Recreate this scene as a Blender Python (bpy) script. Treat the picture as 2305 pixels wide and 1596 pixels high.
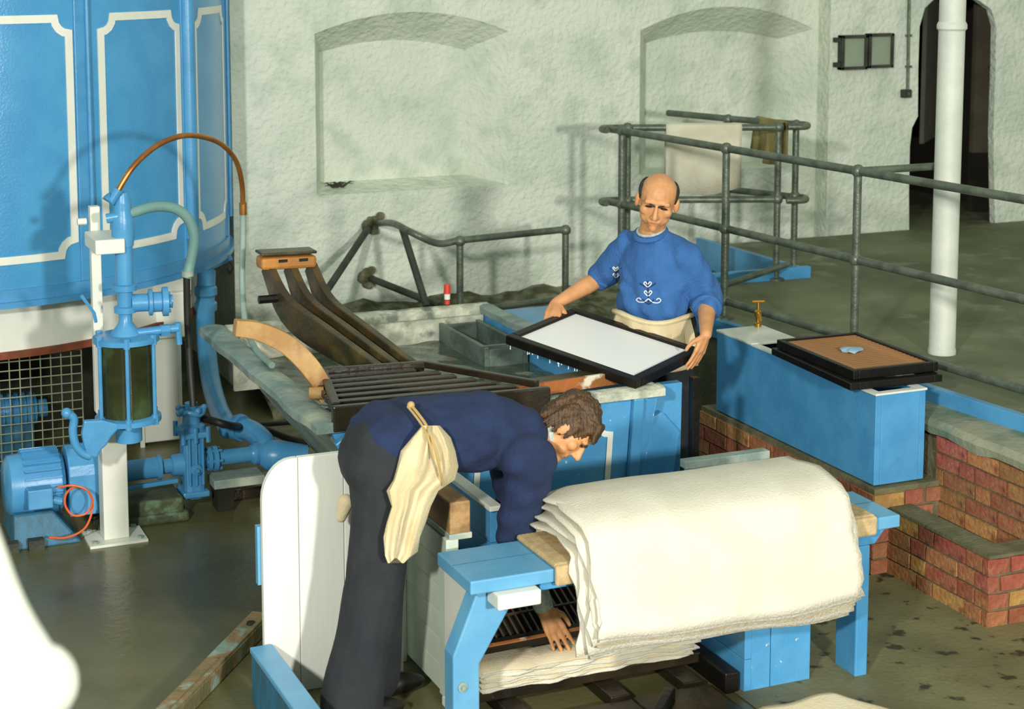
import bpy, bmesh, math, random
from mathutils import Vector, Matrix
random.seed(7)
for o in list(bpy.data.objects): bpy.data.objects.remove(o)
SC = bpy.context.scene
COL = SC.collection
PI = math.pi
# ------------------------------------------------------------------ camera
# room frame: x along the back wall, y towards the back wall, z up, camera above the origin
F, CX, CY = 3920., 1152.5, 360.
PITCH, YAW, H = math.radians(7.12), math.radians(23.5), 2.75
cp, sp, cyw, syw = math.cos(PITCH), math.sin(PITCH), math.cos(YAW), math.sin(YAW)
cam_d = bpy.data.cameras.new('camera'); cam = bpy.data.objects.new('camera', cam_d); COL.objects.link(cam)
cam_d.sensor_fit = 'HORIZONTAL'; cam_d.sensor_width = 36; cam_d.lens = 36*F/2305
cam_d.shift_y = -(798-CY)/2305; cam_d.clip_start = .05
cam.location = (0, 0, H); cam.rotation_euler = (PI/2-PITCH, 0, -YAW)
cam_d.dof.use_dof = True; cam_d.dof.focus_distance = 7.2; cam_d.dof.aperture_fstop = 4.0
SC.camera = cam
def ray(x, y):
    u = (x-CX)/F; v = (CY-y)/F; Y = cp+v*sp
    return Vector((cyw*u+syw*Y, -syw*u+cyw*Y, -sp+v*cp))
EYE = Vector((0, 0, H))
def PZ(x, y, z): d = ray(x, y); return EYE+d*((z-H)/d.z)
def PY(x, y, yy): d = ray(x, y); return EYE+d*(yy/d.y)
def PX(x, y, xx): d = ray(x, y); return EYE+d*(xx/d.x)
# ------------------------------------------------------------------ light
SC.view_settings.view_transform = 'Standard'; SC.view_settings.look = 'None'
SC.view_settings.exposure = -0.18; SC.view_settings.gamma = 1.0; SC.view_settings.use_curve_mapping = False
w = bpy.data.worlds.new('room_ambient'); SC.world = w; w.use_nodes = True
w.node_tree.nodes['Background'].inputs[0].default_value = (.80, .92, .78, 1)
w.node_tree.nodes['Background'].inputs[1].default_value = .58
def area(name, loc, target, size, power, col=(1, 1, 1)):
    d = bpy.data.lights.new(name, 'AREA'); d.shape = 'DISK'; d.size = size; d.energy = power; d.color = col
    o = bpy.data.objects.new(name, d); COL.objects.link(o); o.location = loc
    o.rotation_euler = (Vector(target)-Vector(loc)).to_track_quat('-Z', 'Y').to_euler()
    return o
def camf(X, D, z): return (cyw*X+syw*D, -syw*X+cyw*D, z)       # camera-frame right / forward -> room
area('flash_right', camf(3.2, -1.4, 2.9), (3.2, 7.2, .9), .45, 640, (1, .98, .94))
area('flash_left', camf(-2.3, -1.6, 4.1), (2.8, 7.2, .6), .45, 640, (1, .98, .94))

# ------------------------------------------------------------------ materials
def L(h):
    h = h.lstrip('#'); r = []
    for i in (0, 2, 4):
        c = int(h[i:i+2], 16)/255; r.append(c/12.92 if c <= .04045 else ((c+.055)/1.055)**2.4)
    return (*r, 1)
def mat(name, c1, c2=None, scale=6., rough=.6, bump=0., bscale=40., metal=0., spec=.5, detail=4., lo=.4, hi=.6, stretch=None, c3=None, s3=1.5, lo3=.55, hi3=.7, rnd=0, coat=0):
    m = bpy.data.materials.new(name); m.use_nodes = True
    nt = m.node_tree; N = nt.nodes; K = nt.links; b = N['Principled BSDF']
    b.inputs['Roughness'].default_value = rough; b.inputs['Metallic'].default_value = metal
    b.inputs['Specular IOR Level'].default_value = spec
    if coat: b.inputs['Coat Weight'].default_value = coat; b.inputs['Coat Roughness'].default_value = .15
    tc = N.new('ShaderNodeTexCoord'); mp = N.new('ShaderNodeMapping'); K.new(tc.outputs['Object'], mp.inputs[0])
    if stretch: mp.inputs['Scale'].default_value = stretch
    def noise(s, lo, hi):
        n = N.new('ShaderNodeTexNoise'); n.inputs['Scale'].default_value = s; n.inputs['Detail'].default_value = detail
        K.new(mp.outputs[0], n.inputs[0]); r = N.new('ShaderNodeMapRange')
        r.inputs[1].default_value = lo; r.inputs[2].default_value = hi; K.new(n.outputs[0], r.inputs[0]); return r.outputs[0]
    col = None
    def mixc(fac, a, bcol):
        x = N.new('ShaderNodeMix'); x.data_type = 'RGBA'; K.new(fac, x.inputs[0])
        if isinstance(a, tuple): x.inputs[6].default_value = a
        else: K.new(a, x.inputs[6])
        if isinstance(bcol, tuple): x.inputs[7].default_value = bcol
        else: K.new(bcol, x.inputs[7])
        return x.outputs[2]
    base = L(c1)
    if c2: base = mixc(noise(scale, lo, hi), L(c1), L(c2))
    if c3: base = mixc(noise(s3, lo3, hi3), base, L(c3))
    if rnd:
        oi = N.new('ShaderNodeObjectInfo'); hs = N.new('ShaderNodeHueSaturation')
        mr = N.new('ShaderNodeMapRange'); mr.inputs[3].default_value = 1-rnd; mr.inputs[4].default_value = 1+rnd
        K.new(oi.outputs['Random'], mr.inputs[0]); K.new(mr.outputs[0], hs.inputs['Value'])
        mr2 = N.new('ShaderNodeMapRange'); mr2.inputs[3].default_value = .485; mr2.inputs[4].default_value = .53
        mm = N.new('ShaderNodeMath'); mm.operation = 'FRACT'; m2 = N.new('ShaderNodeMath'); m2.operation = 'MULTIPLY'; m2.inputs[1].default_value = 7.31
        K.new(oi.outputs['Random'], m2.inputs[0]); K.new(m2.outputs[0], mm.inputs[0]); K.new(mm.outputs[0], mr2.inputs[0]); K.new(mr2.outputs[0], hs.inputs['Hue'])
        if isinstance(base, tuple): hs.inputs['Color'].default_value = base
        else: K.new(base, hs.inputs['Color'])
        base = hs.outputs[0]
    if isinstance(base, tuple): b.inputs['Base Color'].default_value = base
    else: K.new(base, b.inputs['Base Color'])
    if bump:
        n = N.new('ShaderNodeTexNoise'); n.inputs['Scale'].default_value = bscale; n.inputs['Detail'].default_value = 5
        K.new(mp.outputs[0], n.inputs[0]); bp = N.new('ShaderNodeBump'); bp.inputs['Strength'].default_value = bump; bp.inputs['Distance'].default_value = .02
        K.new(n.outputs[0], bp.inputs['Height']); K.new(bp.outputs[0], b.inputs['Normal'])
    return m
M = dict(
 wall=mat('limewash', 'dde2d0', 'cfd8c5', 2.5, .85, 1.0, 26, c3='bfcab6', s3=5, lo3=.5, hi3=.75),
 wall_dark=mat('dim_limewash', '8f9c86', '7d8c76', 3, .9, .4, 14),
 moss=mat('moss', '4a4a30', '7d7f62', 9, .95, 1., 25, c3='2e3020', s3=5),
 floor=mat('wet_concrete', '605c3a', '767250', 1.6, .26, .12, 30, c3='47452c', s3=.8, lo3=.45, hi3=.6, spec=.35),
 floor_up=mat('platform_concrete', '6f7453', '585d41', 1.3, .7, .15, 30, c3='7d7f66', s3=5),
 floor_spot=mat('stained_concrete', '77744f', '615f3e', 2.2, .6, .2, 40, c3='33301e', s3=9, lo3=.58, hi3=.64),
 blue=mat('blue_paint', '4890bf', '529ac8', 7, .32, .05, 60),
 blue_dark=mat('worn_blue_paint', '2f6f8e', '2c6276', 9, .5, .15, 60, stretch=(3, 3, .6)),
 blue_pale=mat('pale_blue_paint', '6aa9cc', '60a0c6', 6, .4, .05, 50),
 blue_flake=mat('chipped_blue_paint', '4d97c6', '58a0cd', 8, .4, .1, 50, c3='c9d2cc', s3=34, lo3=.70, hi3=.73),
 white=mat('white_paint', 'e9e8da', 'dfe2d2', 4, .45, .06, 40),
 white_wood=mat('white_boards', 'ecebdf', 'e2e5d6', 5, .5, .05, 60, stretch=(1, 1, .15)),
 shaded_white=mat('shaded_white_paint', 'c9d3c2', 'bdcab6', 5, .55, .05, 60),  # white paint of the trough side, its greenish shade put into the colour
 lead=mat('lead_sheet', '93a49a', '7d9188', 11, .6, .25, 35, c3='b4b9a4', s3=4, lo3=.5, hi3=.65),
 lead_white=mat('scaled_rim', 'cfcfb9', 'a9ad97', 14, .8, .4, 40, c3='6c7567', s3=9, lo3=.55, hi3=.68),
 wood_dark=mat('wet_dark_wood', '1f1a12', '2e2517', 5, .3, .15, 30),
 wood_wet=mat('wet_brown_wood', '4d3d20', '33301c', 5, .35, .25, 24, c3='66562e', s3=4),
 wood_tan=mat('worn_tan_wood', 'a87c42', 'c29c64', 6, .6, .2, 30, c3='7a4e26', s3=5, lo3=.52, hi3=.66),
 wood_block=mat('pine_block', 'b08a5a', '8c6a40', 4, .7, .2, 30, stretch=(5, 1, 5)),
 wood_rust=mat('rust_stained_wood', 'b0652f', '8d5a2c', 6, .5, .2, 30, c3='e0d8c0', s3=10, lo3=.58, hi3=.66),
 wood_peel=mat('peeling_painted_timber', '6d6a48', '92734c', 7, .7, .4, 25, c3='8a9f90', s3=6, lo3=.53, hi3=.6, stretch=(1, 1, 1)),
 wood_orange=mat('orange_wood', 'c4843b', 'a8702f', 8, .5, .1, 30),
 black=mat('black_wet_wood', '100e0b', '191510', 8, .4, .1, 40, spec=.3),
 paper=mat('wet_pulp_sheet', 'fbfaf4', None, rough=.4, bump=.03, bscale=80),
 slat=mat('laid_ribs', '9a6a3c', 'b07a48', 6, .5, .1, 50),
 ribs=mat('dark_laid_ribs', '4b3a2a', '5d4a38', 6, .5, .1, 50),
 copper=mat('copper', 'b87a3c', '96602e', 9, .3, 0, metal=.55),
 brass=mat('brass', 'c8963e', None, rough=.3, metal=.9),
 iron=mat('green_grey_iron_pipe', '6d7564', '565f50', 14, .38, .15, 60, metal=.35),
 iron_dark=mat('dark_iron', '2d2f26', '3d4034', 12, .6, .2, 60),
 rubber=mat('black_rubber', '1e1f18', None, rough=.55),
 hose=mat('grey_hose', '688d88', '759a92', 8, .45),
 hose_pale=mat('pale_hose', '9fb3a6', '8ba093', 8, .5),
 glass=mat('dark_sludge_glass', '2a2d18', '37401f', 5, .12, .0, spec=.6, c3='4a5c40', s3=6),
 red=mat('red_plastic', 'd8402a', None, rough=.4),
 orange=mat('orange_flex', 'd8622e', None, rough=.4),
 rust=mat('rust_red_bar', '8e4a2c', '6d3a22', 8, .8),
 wire=mat('mesh_wire', 'a2a98a', None, rough=.5, metal=.3),
 dark=mat('dark_interior', '1d1c12', '2a281a', 5, .9),
 concrete=mat('mossy_concrete', '3c4630', '565c40', 7, .7, .5, 25, c3='6f8a6a', s3=9, lo3=.58, hi3=.66),
 cement=mat('cement_ledge', '9a9a80', '838a72', 5, .8, .3, 30, c3='5f7a66', s3=3.5, lo3=.5, hi3=.62),
 mortar=mat('mortar', '6f6b4c', '5d5b40', 10, .9, .3, 50),
 brick=mat('red_brick', '94523a', 'a5694a', 14, .75, .35, 45, c3='7a4634', s3=18, rnd=.16),
 brick2=mat('orange_brick', 'a86c42', 'b58552', 14, .75, .35, 45, c3='8a4c30', s3=16, rnd=.15),
 felt=mat('cream_felt', 'dcd6c2', 'd3cdb8', 5, .95, .25, 120),
 felt2=mat('tan_felt', 'cfc09c', 'd9cdae', 6, .95, .25, 120),
 felt3=mat('grey_cream_felt', 'd3cfb8', 'c7c1a6', 6, .95, .25, 120),
 hessian=mat('hessian', 'c9b083', 'b89f70', 30, .95, .3, 160),
 canvas=mat('cream_canvas', 'd9c9a2', 'cbb98f', 7, .9, .2, 120),
 canvas2=mat('khaki_cloth', '8f8350', '7a7044', 7, .9, .2, 80),
 skin=mat('skin', 'd59a66', 'cb8f5c', 18, .5, .03, 90),
 lips=mat('lips', 'b0664c', None, rough=.5),
 eye=mat('dark_eye', '2a2018', None, rough=.4),  # even dark tone of the eye slits
 hair_brown=mat('brown_hair', '3a2816', '5d4122', 60, .5, .4, 90, stretch=(2.5, 2.5, .4)),
 hair_dark=mat('dark_cropped_hair', '2c2820', '3a352a', 40, .7, .3, 120),
 sweater=mat('blue_wool', '3a6ca8', '33629c', 10, .95, .35, 110),
 navy=mat('navy_wool', '1f2f52', '192846', 10, .95, .35, 130),
 charcoal=mat('charcoal_trousers', '23262a', '2a2d30', 8, .9, .2, 140),
 black_cloth=mat('black_sleeve', '15181f', None, rough=.95),
 shirt=mat('check_shirt', 'bcc6bd', '9fb0b0', 60, .9, .1, 100),
 twine=mat('twine', 'b99d62', None, rough=.9),
 lead_dark=mat('wet_lead', '4f5c52', '66746a', 9, .45, .3, 30),
 column=mat('column_paint', 'cfd2c4', 'c3c8b9', 5, .5, .1, 40),
 water=mat('vat_water', '3c4a3a', '4d5c4c', 7, .08, .35, 9, spec=.6),
 box_green=mat('grey_green_panel', '93a189', '87967f', 5, .6),
 white_lace=mat('white_lace', 'dfe3e6', None, rough=.8),
 rag=mat('pale_blue_rag', '9fc0d6', '8fb2cc', 20, .9, .3, 60),
 bird=mat('dark_debris', '3a3a2a', None, rough=.9),
 pulp=mat('white_pulp', 'e8ebe4', None, rough=.6, bump=.2, bscale=60),
 black_leather=mat('black_leather', '17140f', None, rough=.4),
 sludge=mat('white_tub_rim', 'e6e6da', 'd6dacd', 8, .4),
)
# ------------------------------------------------------------------ mesh helpers
class MB:
    def __init__(s): s.v = []; s.f = []
    def add(s, v, f):
        o = len(s.v); s.v += [tuple(p) for p in v]; s.f += [tuple(i+o for i in q) for q in f]; return s
    def box(s, x0, x1, y0, y1, z0, z1):
        return s.add([(x0,y0,z0),(x1,y0,z0),(x1,y1,z0),(x0,y1,z0),(x0,y0,z1),(x1,y0,z1),(x1,y1,z1),(x0,y1,z1)],
                     [(0,3,2,1),(4,5,6,7),(0,1,5,4),(1,2,6,5),(2,3,7,6),(3,0,4,7)])
    def hexa(s, lo, hi):      # two quads of four points (bottom, top), counter-clockwise
        return s.add(list(lo)+list(hi), [(0,3,2,1),(4,5,6,7),(0,1,5,4),(1,2,6,5),(2,3,7,6),(3,0,4,7)])
    def beam(s, a, b, w, h, up=(0,0,1)):       # box along a-b, w sideways, h along up
        a, b, up = Vector(a), Vector(b), Vector(up); d = (b-a).normalized(); sd = d.cross(up).normalized()*w/2; u = sd.cross(d).normalized()*h/2
        return s.hexa([a-sd-u, a+sd-u, b+sd-u, b-sd-u], [a-sd+u, a+sd+u, b+sd+u, b-sd+u])
    def prism(s, poly, off):                    # poly: list of 3D points, off: vector
        n = len(poly); off = Vector(off); P = [Vector(p) for p in poly]
        return s.add(P+[p+off for p in P], [tuple(range(n))[::-1], tuple(range(n, 2*n))]+[(i, (i+1) % n, n+(i+1) % n, n+i) for i in range(n)])
    def tube(s, pts, rad, n=12, cap=True):
        pts = [Vector(p) for p in pts]; m = len(pts)
        rs = rad if isinstance(rad, (list, tuple)) else [rad]*m
        t0 = (pts[1]-pts[0]).normalized(); ref = Vector((0,0,1)) if abs(t0.z) < .9 else Vector((1,0,0))
        u = t0.cross(ref).normalized(); V = []; Fc = []
        for i, p in enumerate(pts):
            t = (pts[min(i+1, m-1)]-pts[max(i-1, 0)]).normalized()
            u = (u-t*u.dot(t)).normalized(); w_ = t.cross(u)
            for k in range(n):
                a = 2*PI*k/n; V.append(p+(u*math.cos(a)+w_*math.sin(a))*rs[i])
        for i in range(m-1):
            for k in range(n): Fc.append((i*n+k, i*n+(k+1) % n, (i+1)*n+(k+1) % n, (i+1)*n+k))
        if cap: Fc.append(tuple(range(n))[::-1]); Fc.append(tuple((m-1)*n+k for k in range(n)))
        return s.add(V, Fc)
    def lathe(s, c, axis, prof, n=20):           # prof: list of (t along axis, r)
        c, ax = Vector(c), Vector(axis).normalized()
        return s.tube2([c+ax*t for t, r_ in prof], ax, [r_ for t, r_ in prof], n)
    def tube2(s, pts, ax, rs, n):
        ref = Vector((0,0,1)) if abs(ax.z) < .9 else Vector((1,0,0)); u = ax.cross(ref).normalized(); w_ = ax.cross(u)
        V = []; Fc = []; m = len(pts)
        for p, r_ in zip(pts, rs):
            for k in range(n): a = 2*PI*k/n; V.append(p+(u*math.cos(a)+w_*math.sin(a))*r_)
        for i in range(m-1):
            for k in range(n): Fc.append((i*n+k, i*n+(k+1) % n, (i+1)*n+(k+1) % n, (i+1)*n+k))
        Fc.append(tuple(range(n))[::-1]); Fc.append(tuple((m-1)*n+k for k in range(n)))
        return s.add(V, Fc)
    def ball(s, c, r_, n=14, sc=(1,1,1), rot=None):
        c = Vector(c); V = []; Fc = []; m = n//2+1
        for i in range(m+1):
            th = PI*i/m
            for k in range(n):
                ph = 2*PI*k/n; p = Vector((math.sin(th)*math.cos(ph)*sc[0], math.sin(th)*math.sin(ph)*sc[1], math.cos(th)*sc[2]))*r_
                V.append(c+(rot@p if rot else p))
        for i in range(m):
            for k in range(n): Fc.append((i*n+k, (i+1)*n+k, (i+1)*n+(k+1) % n, i*n+(k+1) % n))
        return s.add(V, Fc)
    def caps(s, a, b, ra, rb, n=14):              # tapered capsule
        a, b = Vector(a), Vector(b); d = b-a; l = max(d.length, 1e-5); ax = d/l; pr = []
        for i in range(5): t = PI/2*(1-i/4); pr.append((-ra*math.sin(t), max(ra*math.cos(t), .0008)))
        for i in range(5): t = PI/2*i/4; pr.append((l+rb*math.sin(t), max(rb*math.cos(t), .0008)))
        return s.lathe(a, ax, pr, n)
    def mesh(s, name, clean=False):
        me = bpy.data.meshes.new(name); me.from_pydata(s.v, [], s.f)
        bm = bmesh.new(); bm.from_mesh(me)
        if clean: bmesh.ops.remove_doubles(bm, verts=bm.verts, dist=1e-5)
        bmesh.ops.recalc_face_normals(bm, faces=bm.faces); bm.to_mesh(me); bm.free()
        return me
def link(name, me, m, parent=None, smooth=False, bevel=0, recenter=True):
    if m: me.materials.append(M[m] if isinstance(m, str) else m)
    o = bpy.data.objects.new(name, me); COL.objects.link(o)
    if recenter and me.vertices:
        xs = [v.co for v in me.vertices]; c = Vector(((min(p.x for p in xs)+max(p.x for p in xs))/2, (min(p.y for p in xs)+max(p.y for p in xs))/2, min(p.z for p in xs)))
        me.transform(Matrix.Translation(-c)); o.location = c
    if smooth:
        me.polygons.foreach_set('use_smooth', [True]*len(me.polygons))
        try: me.set_sharp_from_angle(angle=math.radians(38))
        except Exception: pass
    if bevel:
        b = o.modifiers.new('edge', 'BEVEL'); b.width = bevel; b.segments = 2; b.limit_method = 'ANGLE'; b.angle_limit = math.radians(40)
    if parent: par(o, parent)
    return o
def par(o, parent):
    bpy.context.view_layer.update() if False else None
    o.parent = parent; o.matrix_parent_inverse = wmat(parent).inverted()
def wmat(o):
    m = Matrix.Translation(o.location) @ o.rotation_euler.to_matrix().to_4x4()
    return (wmat(o.parent) @ o.matrix_parent_inverse @ m) if o.parent else m
def build(mb, name, m, parent=None, smooth=False, bevel=0): return link(name, mb.mesh(name), m, parent, smooth, bevel)
def tag(o, label, cat, group=None):
    o['label'] = label; o['category'] = cat
    if group: o['group'] = group
    return o
def thing(name, loc, label, cat, group=None):
    o = bpy.data.objects.new(name, None); o.empty_display_size = .1; COL.objects.link(o); o.location = loc; return tag(o, label, cat, group)
def struct(o): o['kind'] = 'structure'; return o
def arc(pts, n=8):                                  # Catmull-Rom through points
    P = [Vector(p) for p in pts]; P = [P[0]*2-P[1]]+P+[P[-1]*2-P[-2]]; out = []
    for i in range(1, len(P)-2):
        for k in range(n):
            t = k/n; a, b, c, d = P[i-1], P[i], P[i+1], P[i+2]
            out.append(.5*((2*b)+(c-a)*t+(2*a-5*b+4*c-d)*t*t+(3*b-a-3*c+d)*t**3))
    return out+[P[-2]]
# ------------------------------------------------------------------ the setting
def wall_plane(name, x0, x1, z0, z1, y, holes, m, m_rev=None):
    """wall facing -y with holes; a hole = (front loop, back loop, closed) of points; back loop may be None"""
    bm = bmesh.new()
    def loop(pts):
        vs = [bm.verts.new(p) for p in pts]; return [bm.edges.new((vs[i], vs[(i+1) % len(vs)])) for i in range(len(vs))], vs
    e, _ = loop([(x0,y,z0),(x1,y,z0),(x1,y,z1),(x0,y,z1)])
    hv = []
    for fr, bk, closed in holes:
        e2, vs = loop([(p[0], y, p[2]) for p in fr]); e += e2; hv.append(vs)
    bmesh.ops.triangle_fill(bm, use_beauty=True, edges=e)
    for (fr, bk, closed), vs in zip(holes, hv):
        if bk is None: continue
        bs = [bm.verts.new(p) for p in bk]; n = len(bs)
        for i in range(n): bm.faces.new((vs[i], vs[(i+1) % n], bs[(i+1) % n], bs[i]))
        if closed: bmesh.ops.triangle_fill(bm, use_beauty=True, edges=[bm.edges.get((bs[i], bs[(i+1) % n])) or bm.edges.new((bs[i], bs[(i+1) % n])) for i in range(n)])
    bmesh.ops.recalc_face_normals(bm, faces=bm.faces)
    me = bpy.data.meshes.new(name); bm.to_mesh(me); bm.free()
    return struct(link(name, me, m, recenter=False))
def archloop(x0, x1, zs, zl, zm, zr, y, n=14):       # sill z, left springing, crown, right springing
    pts = [(x0, y, zs), (x1, y, zs)]
    for i in range(n+1):
        t = 1-i/n; x = x0+(x1-x0)*t; base = zl+(zr-zl)*t
        pts.append((x, y, base+(zm-(zl+zr)/2)*(1-(2*t-1)**2)))
    return pts
WY = 10.35; WB = 10.2; ZU = .70
n1f = archloop(3.172, 4.477, 1.18, 2.19, 2.315, 2.18, WY)
b = lambda x, y: PY(x, y, WY+.22)
n1b = archloop(b(722,400).x, b(1045,400).x, b(880,402).z, b(722,118).z, b(890,90).z, b(1045,112).z, WY+.22)
n2f = archloop(5.435, 6.80, 1.19, 2.165, 2.315, 2.15, WY)
n2b = archloop(b(1452,300).x, b(1745,300).x, b(1500,375).z, b(1452,97).z, b(1600,70).z, b(1750,88).z, WY+.22)
wall_plane('wall_back', 2.64, 6.84, -.05, 4.2, WY, [(n1f, n1b, True), (n2f, n2b, True)], 'wall')
struct(build(MB().add([(2.64,WY,-.05),(2.64,12.4,-.05),(2.64,12.4,4.2),(2.64,WY,4.2)], [(0,1,2,3)]), 'wall_alcove_side', 'wall'))
struct(build(MB().add([(-6,12.4,-.05),(2.64,12.4,-.05),(2.64,12.4,4.2),(-6,12.4,4.2)], [(0,1,2,3)]), 'wall_alcove_back', 'wall'))
door_px = [(2046,545),(2240,520),(2238,430),(2236,300),(2240,180),(2243,60),(2232,22),(2205,2),(2170,-12),(2140,-16),(2105,-4),(2082,18),(2070,60),(2067,150),(2066,262),(2053,288),(2048,330),(2046,430)]
df = [PY(x, y, WB) for x, y in door_px]
for i in (0, 1): df[i].z = ZU-.05
dbk = [p+Vector((0, .06, 0)) for i, p in enumerate(df)]
wall_plane('wall_right', 6.84, 15, -.05, 4.2, WB, [(df, dbk, False)], 'wall')
struct(build(MB().add([(6.84,WB,-.05),(6.84,WY+.02,-.05),(6.84,WY+.02,4.2),(6.84,WB,4.2)], [(0,1,2,3)]), 'wall_return', 'wall'))
# dark passage beyond the doorway, with a half-open door leaf
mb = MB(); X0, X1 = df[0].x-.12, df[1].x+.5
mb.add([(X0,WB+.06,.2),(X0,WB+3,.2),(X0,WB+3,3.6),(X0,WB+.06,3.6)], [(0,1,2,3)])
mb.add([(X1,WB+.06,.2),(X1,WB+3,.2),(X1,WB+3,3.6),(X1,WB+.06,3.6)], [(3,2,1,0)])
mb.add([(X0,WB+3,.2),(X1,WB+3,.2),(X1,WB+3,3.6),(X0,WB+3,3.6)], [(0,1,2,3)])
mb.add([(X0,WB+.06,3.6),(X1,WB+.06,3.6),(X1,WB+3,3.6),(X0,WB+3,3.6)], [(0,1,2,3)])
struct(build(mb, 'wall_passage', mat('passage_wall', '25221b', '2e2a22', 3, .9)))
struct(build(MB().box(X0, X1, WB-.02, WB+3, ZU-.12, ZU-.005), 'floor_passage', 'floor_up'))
dl = thing('door_2', (8.25, WB+.6, ZU), 'x', 'x')
del dl['label'], dl['category']; dl['kind'] = 'structure'
p0, p1 = PY(2190,300,WB+.55), PY(2232,300,WB+.5)
build(MB().hexa([(p0.x,WB+.55,ZU+.45),(p1.x,WB+.5,ZU+.45),(p1.x,WB+.54,ZU+.45),(p0.x,WB+.59,ZU+.45)], [(p0.x,WB+.55,2.4),(p1.x,WB+.5,2.4),(p1.x,WB+.54,2.4),(p0.x,WB+.59,2.4)]), 'door_panel', mat('brown_door', '6d6251', '5d5445', 4, .7), dl)
build(MB().hexa([(p0.x,WB+.55,ZU),(p1.x,WB+.5,ZU),(p1.x,WB+.54,ZU),(p0.x,WB+.59,ZU)], [(p0.x,WB+.55,ZU+.45),(p1.x,WB+.5,ZU+.45),(p1.x,WB+.54,ZU+.45),(p0.x,WB+.59,ZU+.45)]), 'kick_panel', 'dark', dl)
build(MB().ball(PY(2232,152,WB+.47), .025, 10), 'door_latch', 'iron_dark', dl)
p0, p1 = PY(2070,300,WB+.7), PY(2112,300,WB+1.3)
build(MB().hexa([(p0.x,WB+.7,1.22),(p1.x,WB+1.3,1.22),(p1.x+.04,WB+1.3,1.22),(p0.x+.04,WB+.7,1.22)], [(p0.x,WB+.7,2.6),(p1.x,WB+1.3,2.6),(p1.x+.04,WB+1.3,2.6),(p0.x+.04,WB+.7,2.6)]), 'reveal_panel', mat('grey_reveal', '6f6f5e', '66685a', 4, .8), dl)
# lower floor, platform floor
struct(build(MB().box(-7, 4.9, -2, 12.4, -.12, 0), 'floor', 'floor'))
struct(build(MB().add([(3.2,3.2,.004),(4.9,3.2,.004),(4.9,6.1,.004),(4.3,6.1,.004),(3.2,6.1,.004)], [(0,1,2,3,4)]), 'floor_dry', 'floor_spot'))
ex = lambda y: 4.92+(6.48-y)*.105
fl = [(ex(2.5),2.5),(15,2.5),(15,10.2),(5.80,10.2),(5.86,8.95),(ex(9.0),9.0)]
struct(build(MB().prism([(x,y,ZU-.1) for x, y in fl], (0,0,.1)), 'floor_platform', 'floor_up'))
# dark earth bank at the foot of the back wall
bm_pts = []; n = 46; V = []; Fc = []
for i in range(n+1):
    x = 2.66+(6.8-2.66)*i/n; e = .03*math.sin(i*1.7)+.02*math.sin(i*3.1+1)
    zt = (.16 if x < 2.9 else .16+.26*min(1, (x-2.9)/.35))+.02*math.sin(i*.9)+.012*math.sin(i*2.3)
    V += [(x, 9.55+e, -.02), (x, 9.62+e, zt-.12), (x, 9.95+e, zt-.02), (x, WY+.02, zt+.06)]
for i in range(n):
    for k in range(3): Fc.append((i*4+k, (i+1)*4+k, (i+1)*4+k+1, i*4+k+1))
struct(build(MB().add(V, Fc), 'trim_1', 'moss'))
# timber kerbs of the platform
def kerb(name, a, c, z0, z1, m='blue'):
    a, c = Vector((*a, (z0+z1)/2)), Vector((*c, (z0+z1)/2)); return struct(build(MB().beam(a, c, .045, z1-z0), name, m, bevel=.004))
kerb('trim_2', (ex(2.5)-.024, 2.5), (ex(9.0)-.024, 9.0), .615, ZU+.02)
kerb('trim_3', (ex(9.0), 9.03), (5.90, 8.97), ZU-.12, ZU+.07)
kerb('trim_4', (5.83, 9.0), (5.79, 10.15), ZU-.12, ZU+.07)
# cement ledge over the brickwork
mb = MB(); V = []; n = 30
for i in range(n+1):
    y = 4.3+(7.6-4.3)*i/n; j = .005*math.sin(i*2.1)+.004*math.sin(i*5.3)
    V += [(ex(y)-.045, y, .65), (4.735+j, y, .645), (4.705+j, y, .62), (4.712+j*.5, y, .585+j*1.5), (4.75, y, .575)]
mb.add(V, [(i*5+k, i*5+k+1, (i+1)*5+k+1, (i+1)*5+k) for i in range(n) for k in range(4)])
struct(build(mb, 'trim_5', 'cement'))
struct(build(MB().add([(ex(y)-.03+dx, y, z) for y in (2.5, 9.0) for dx, z in ((0, 0), (0, .62))], [(0,1,3,2)]), 'wall_platform_edge', 'mortar'))
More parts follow.
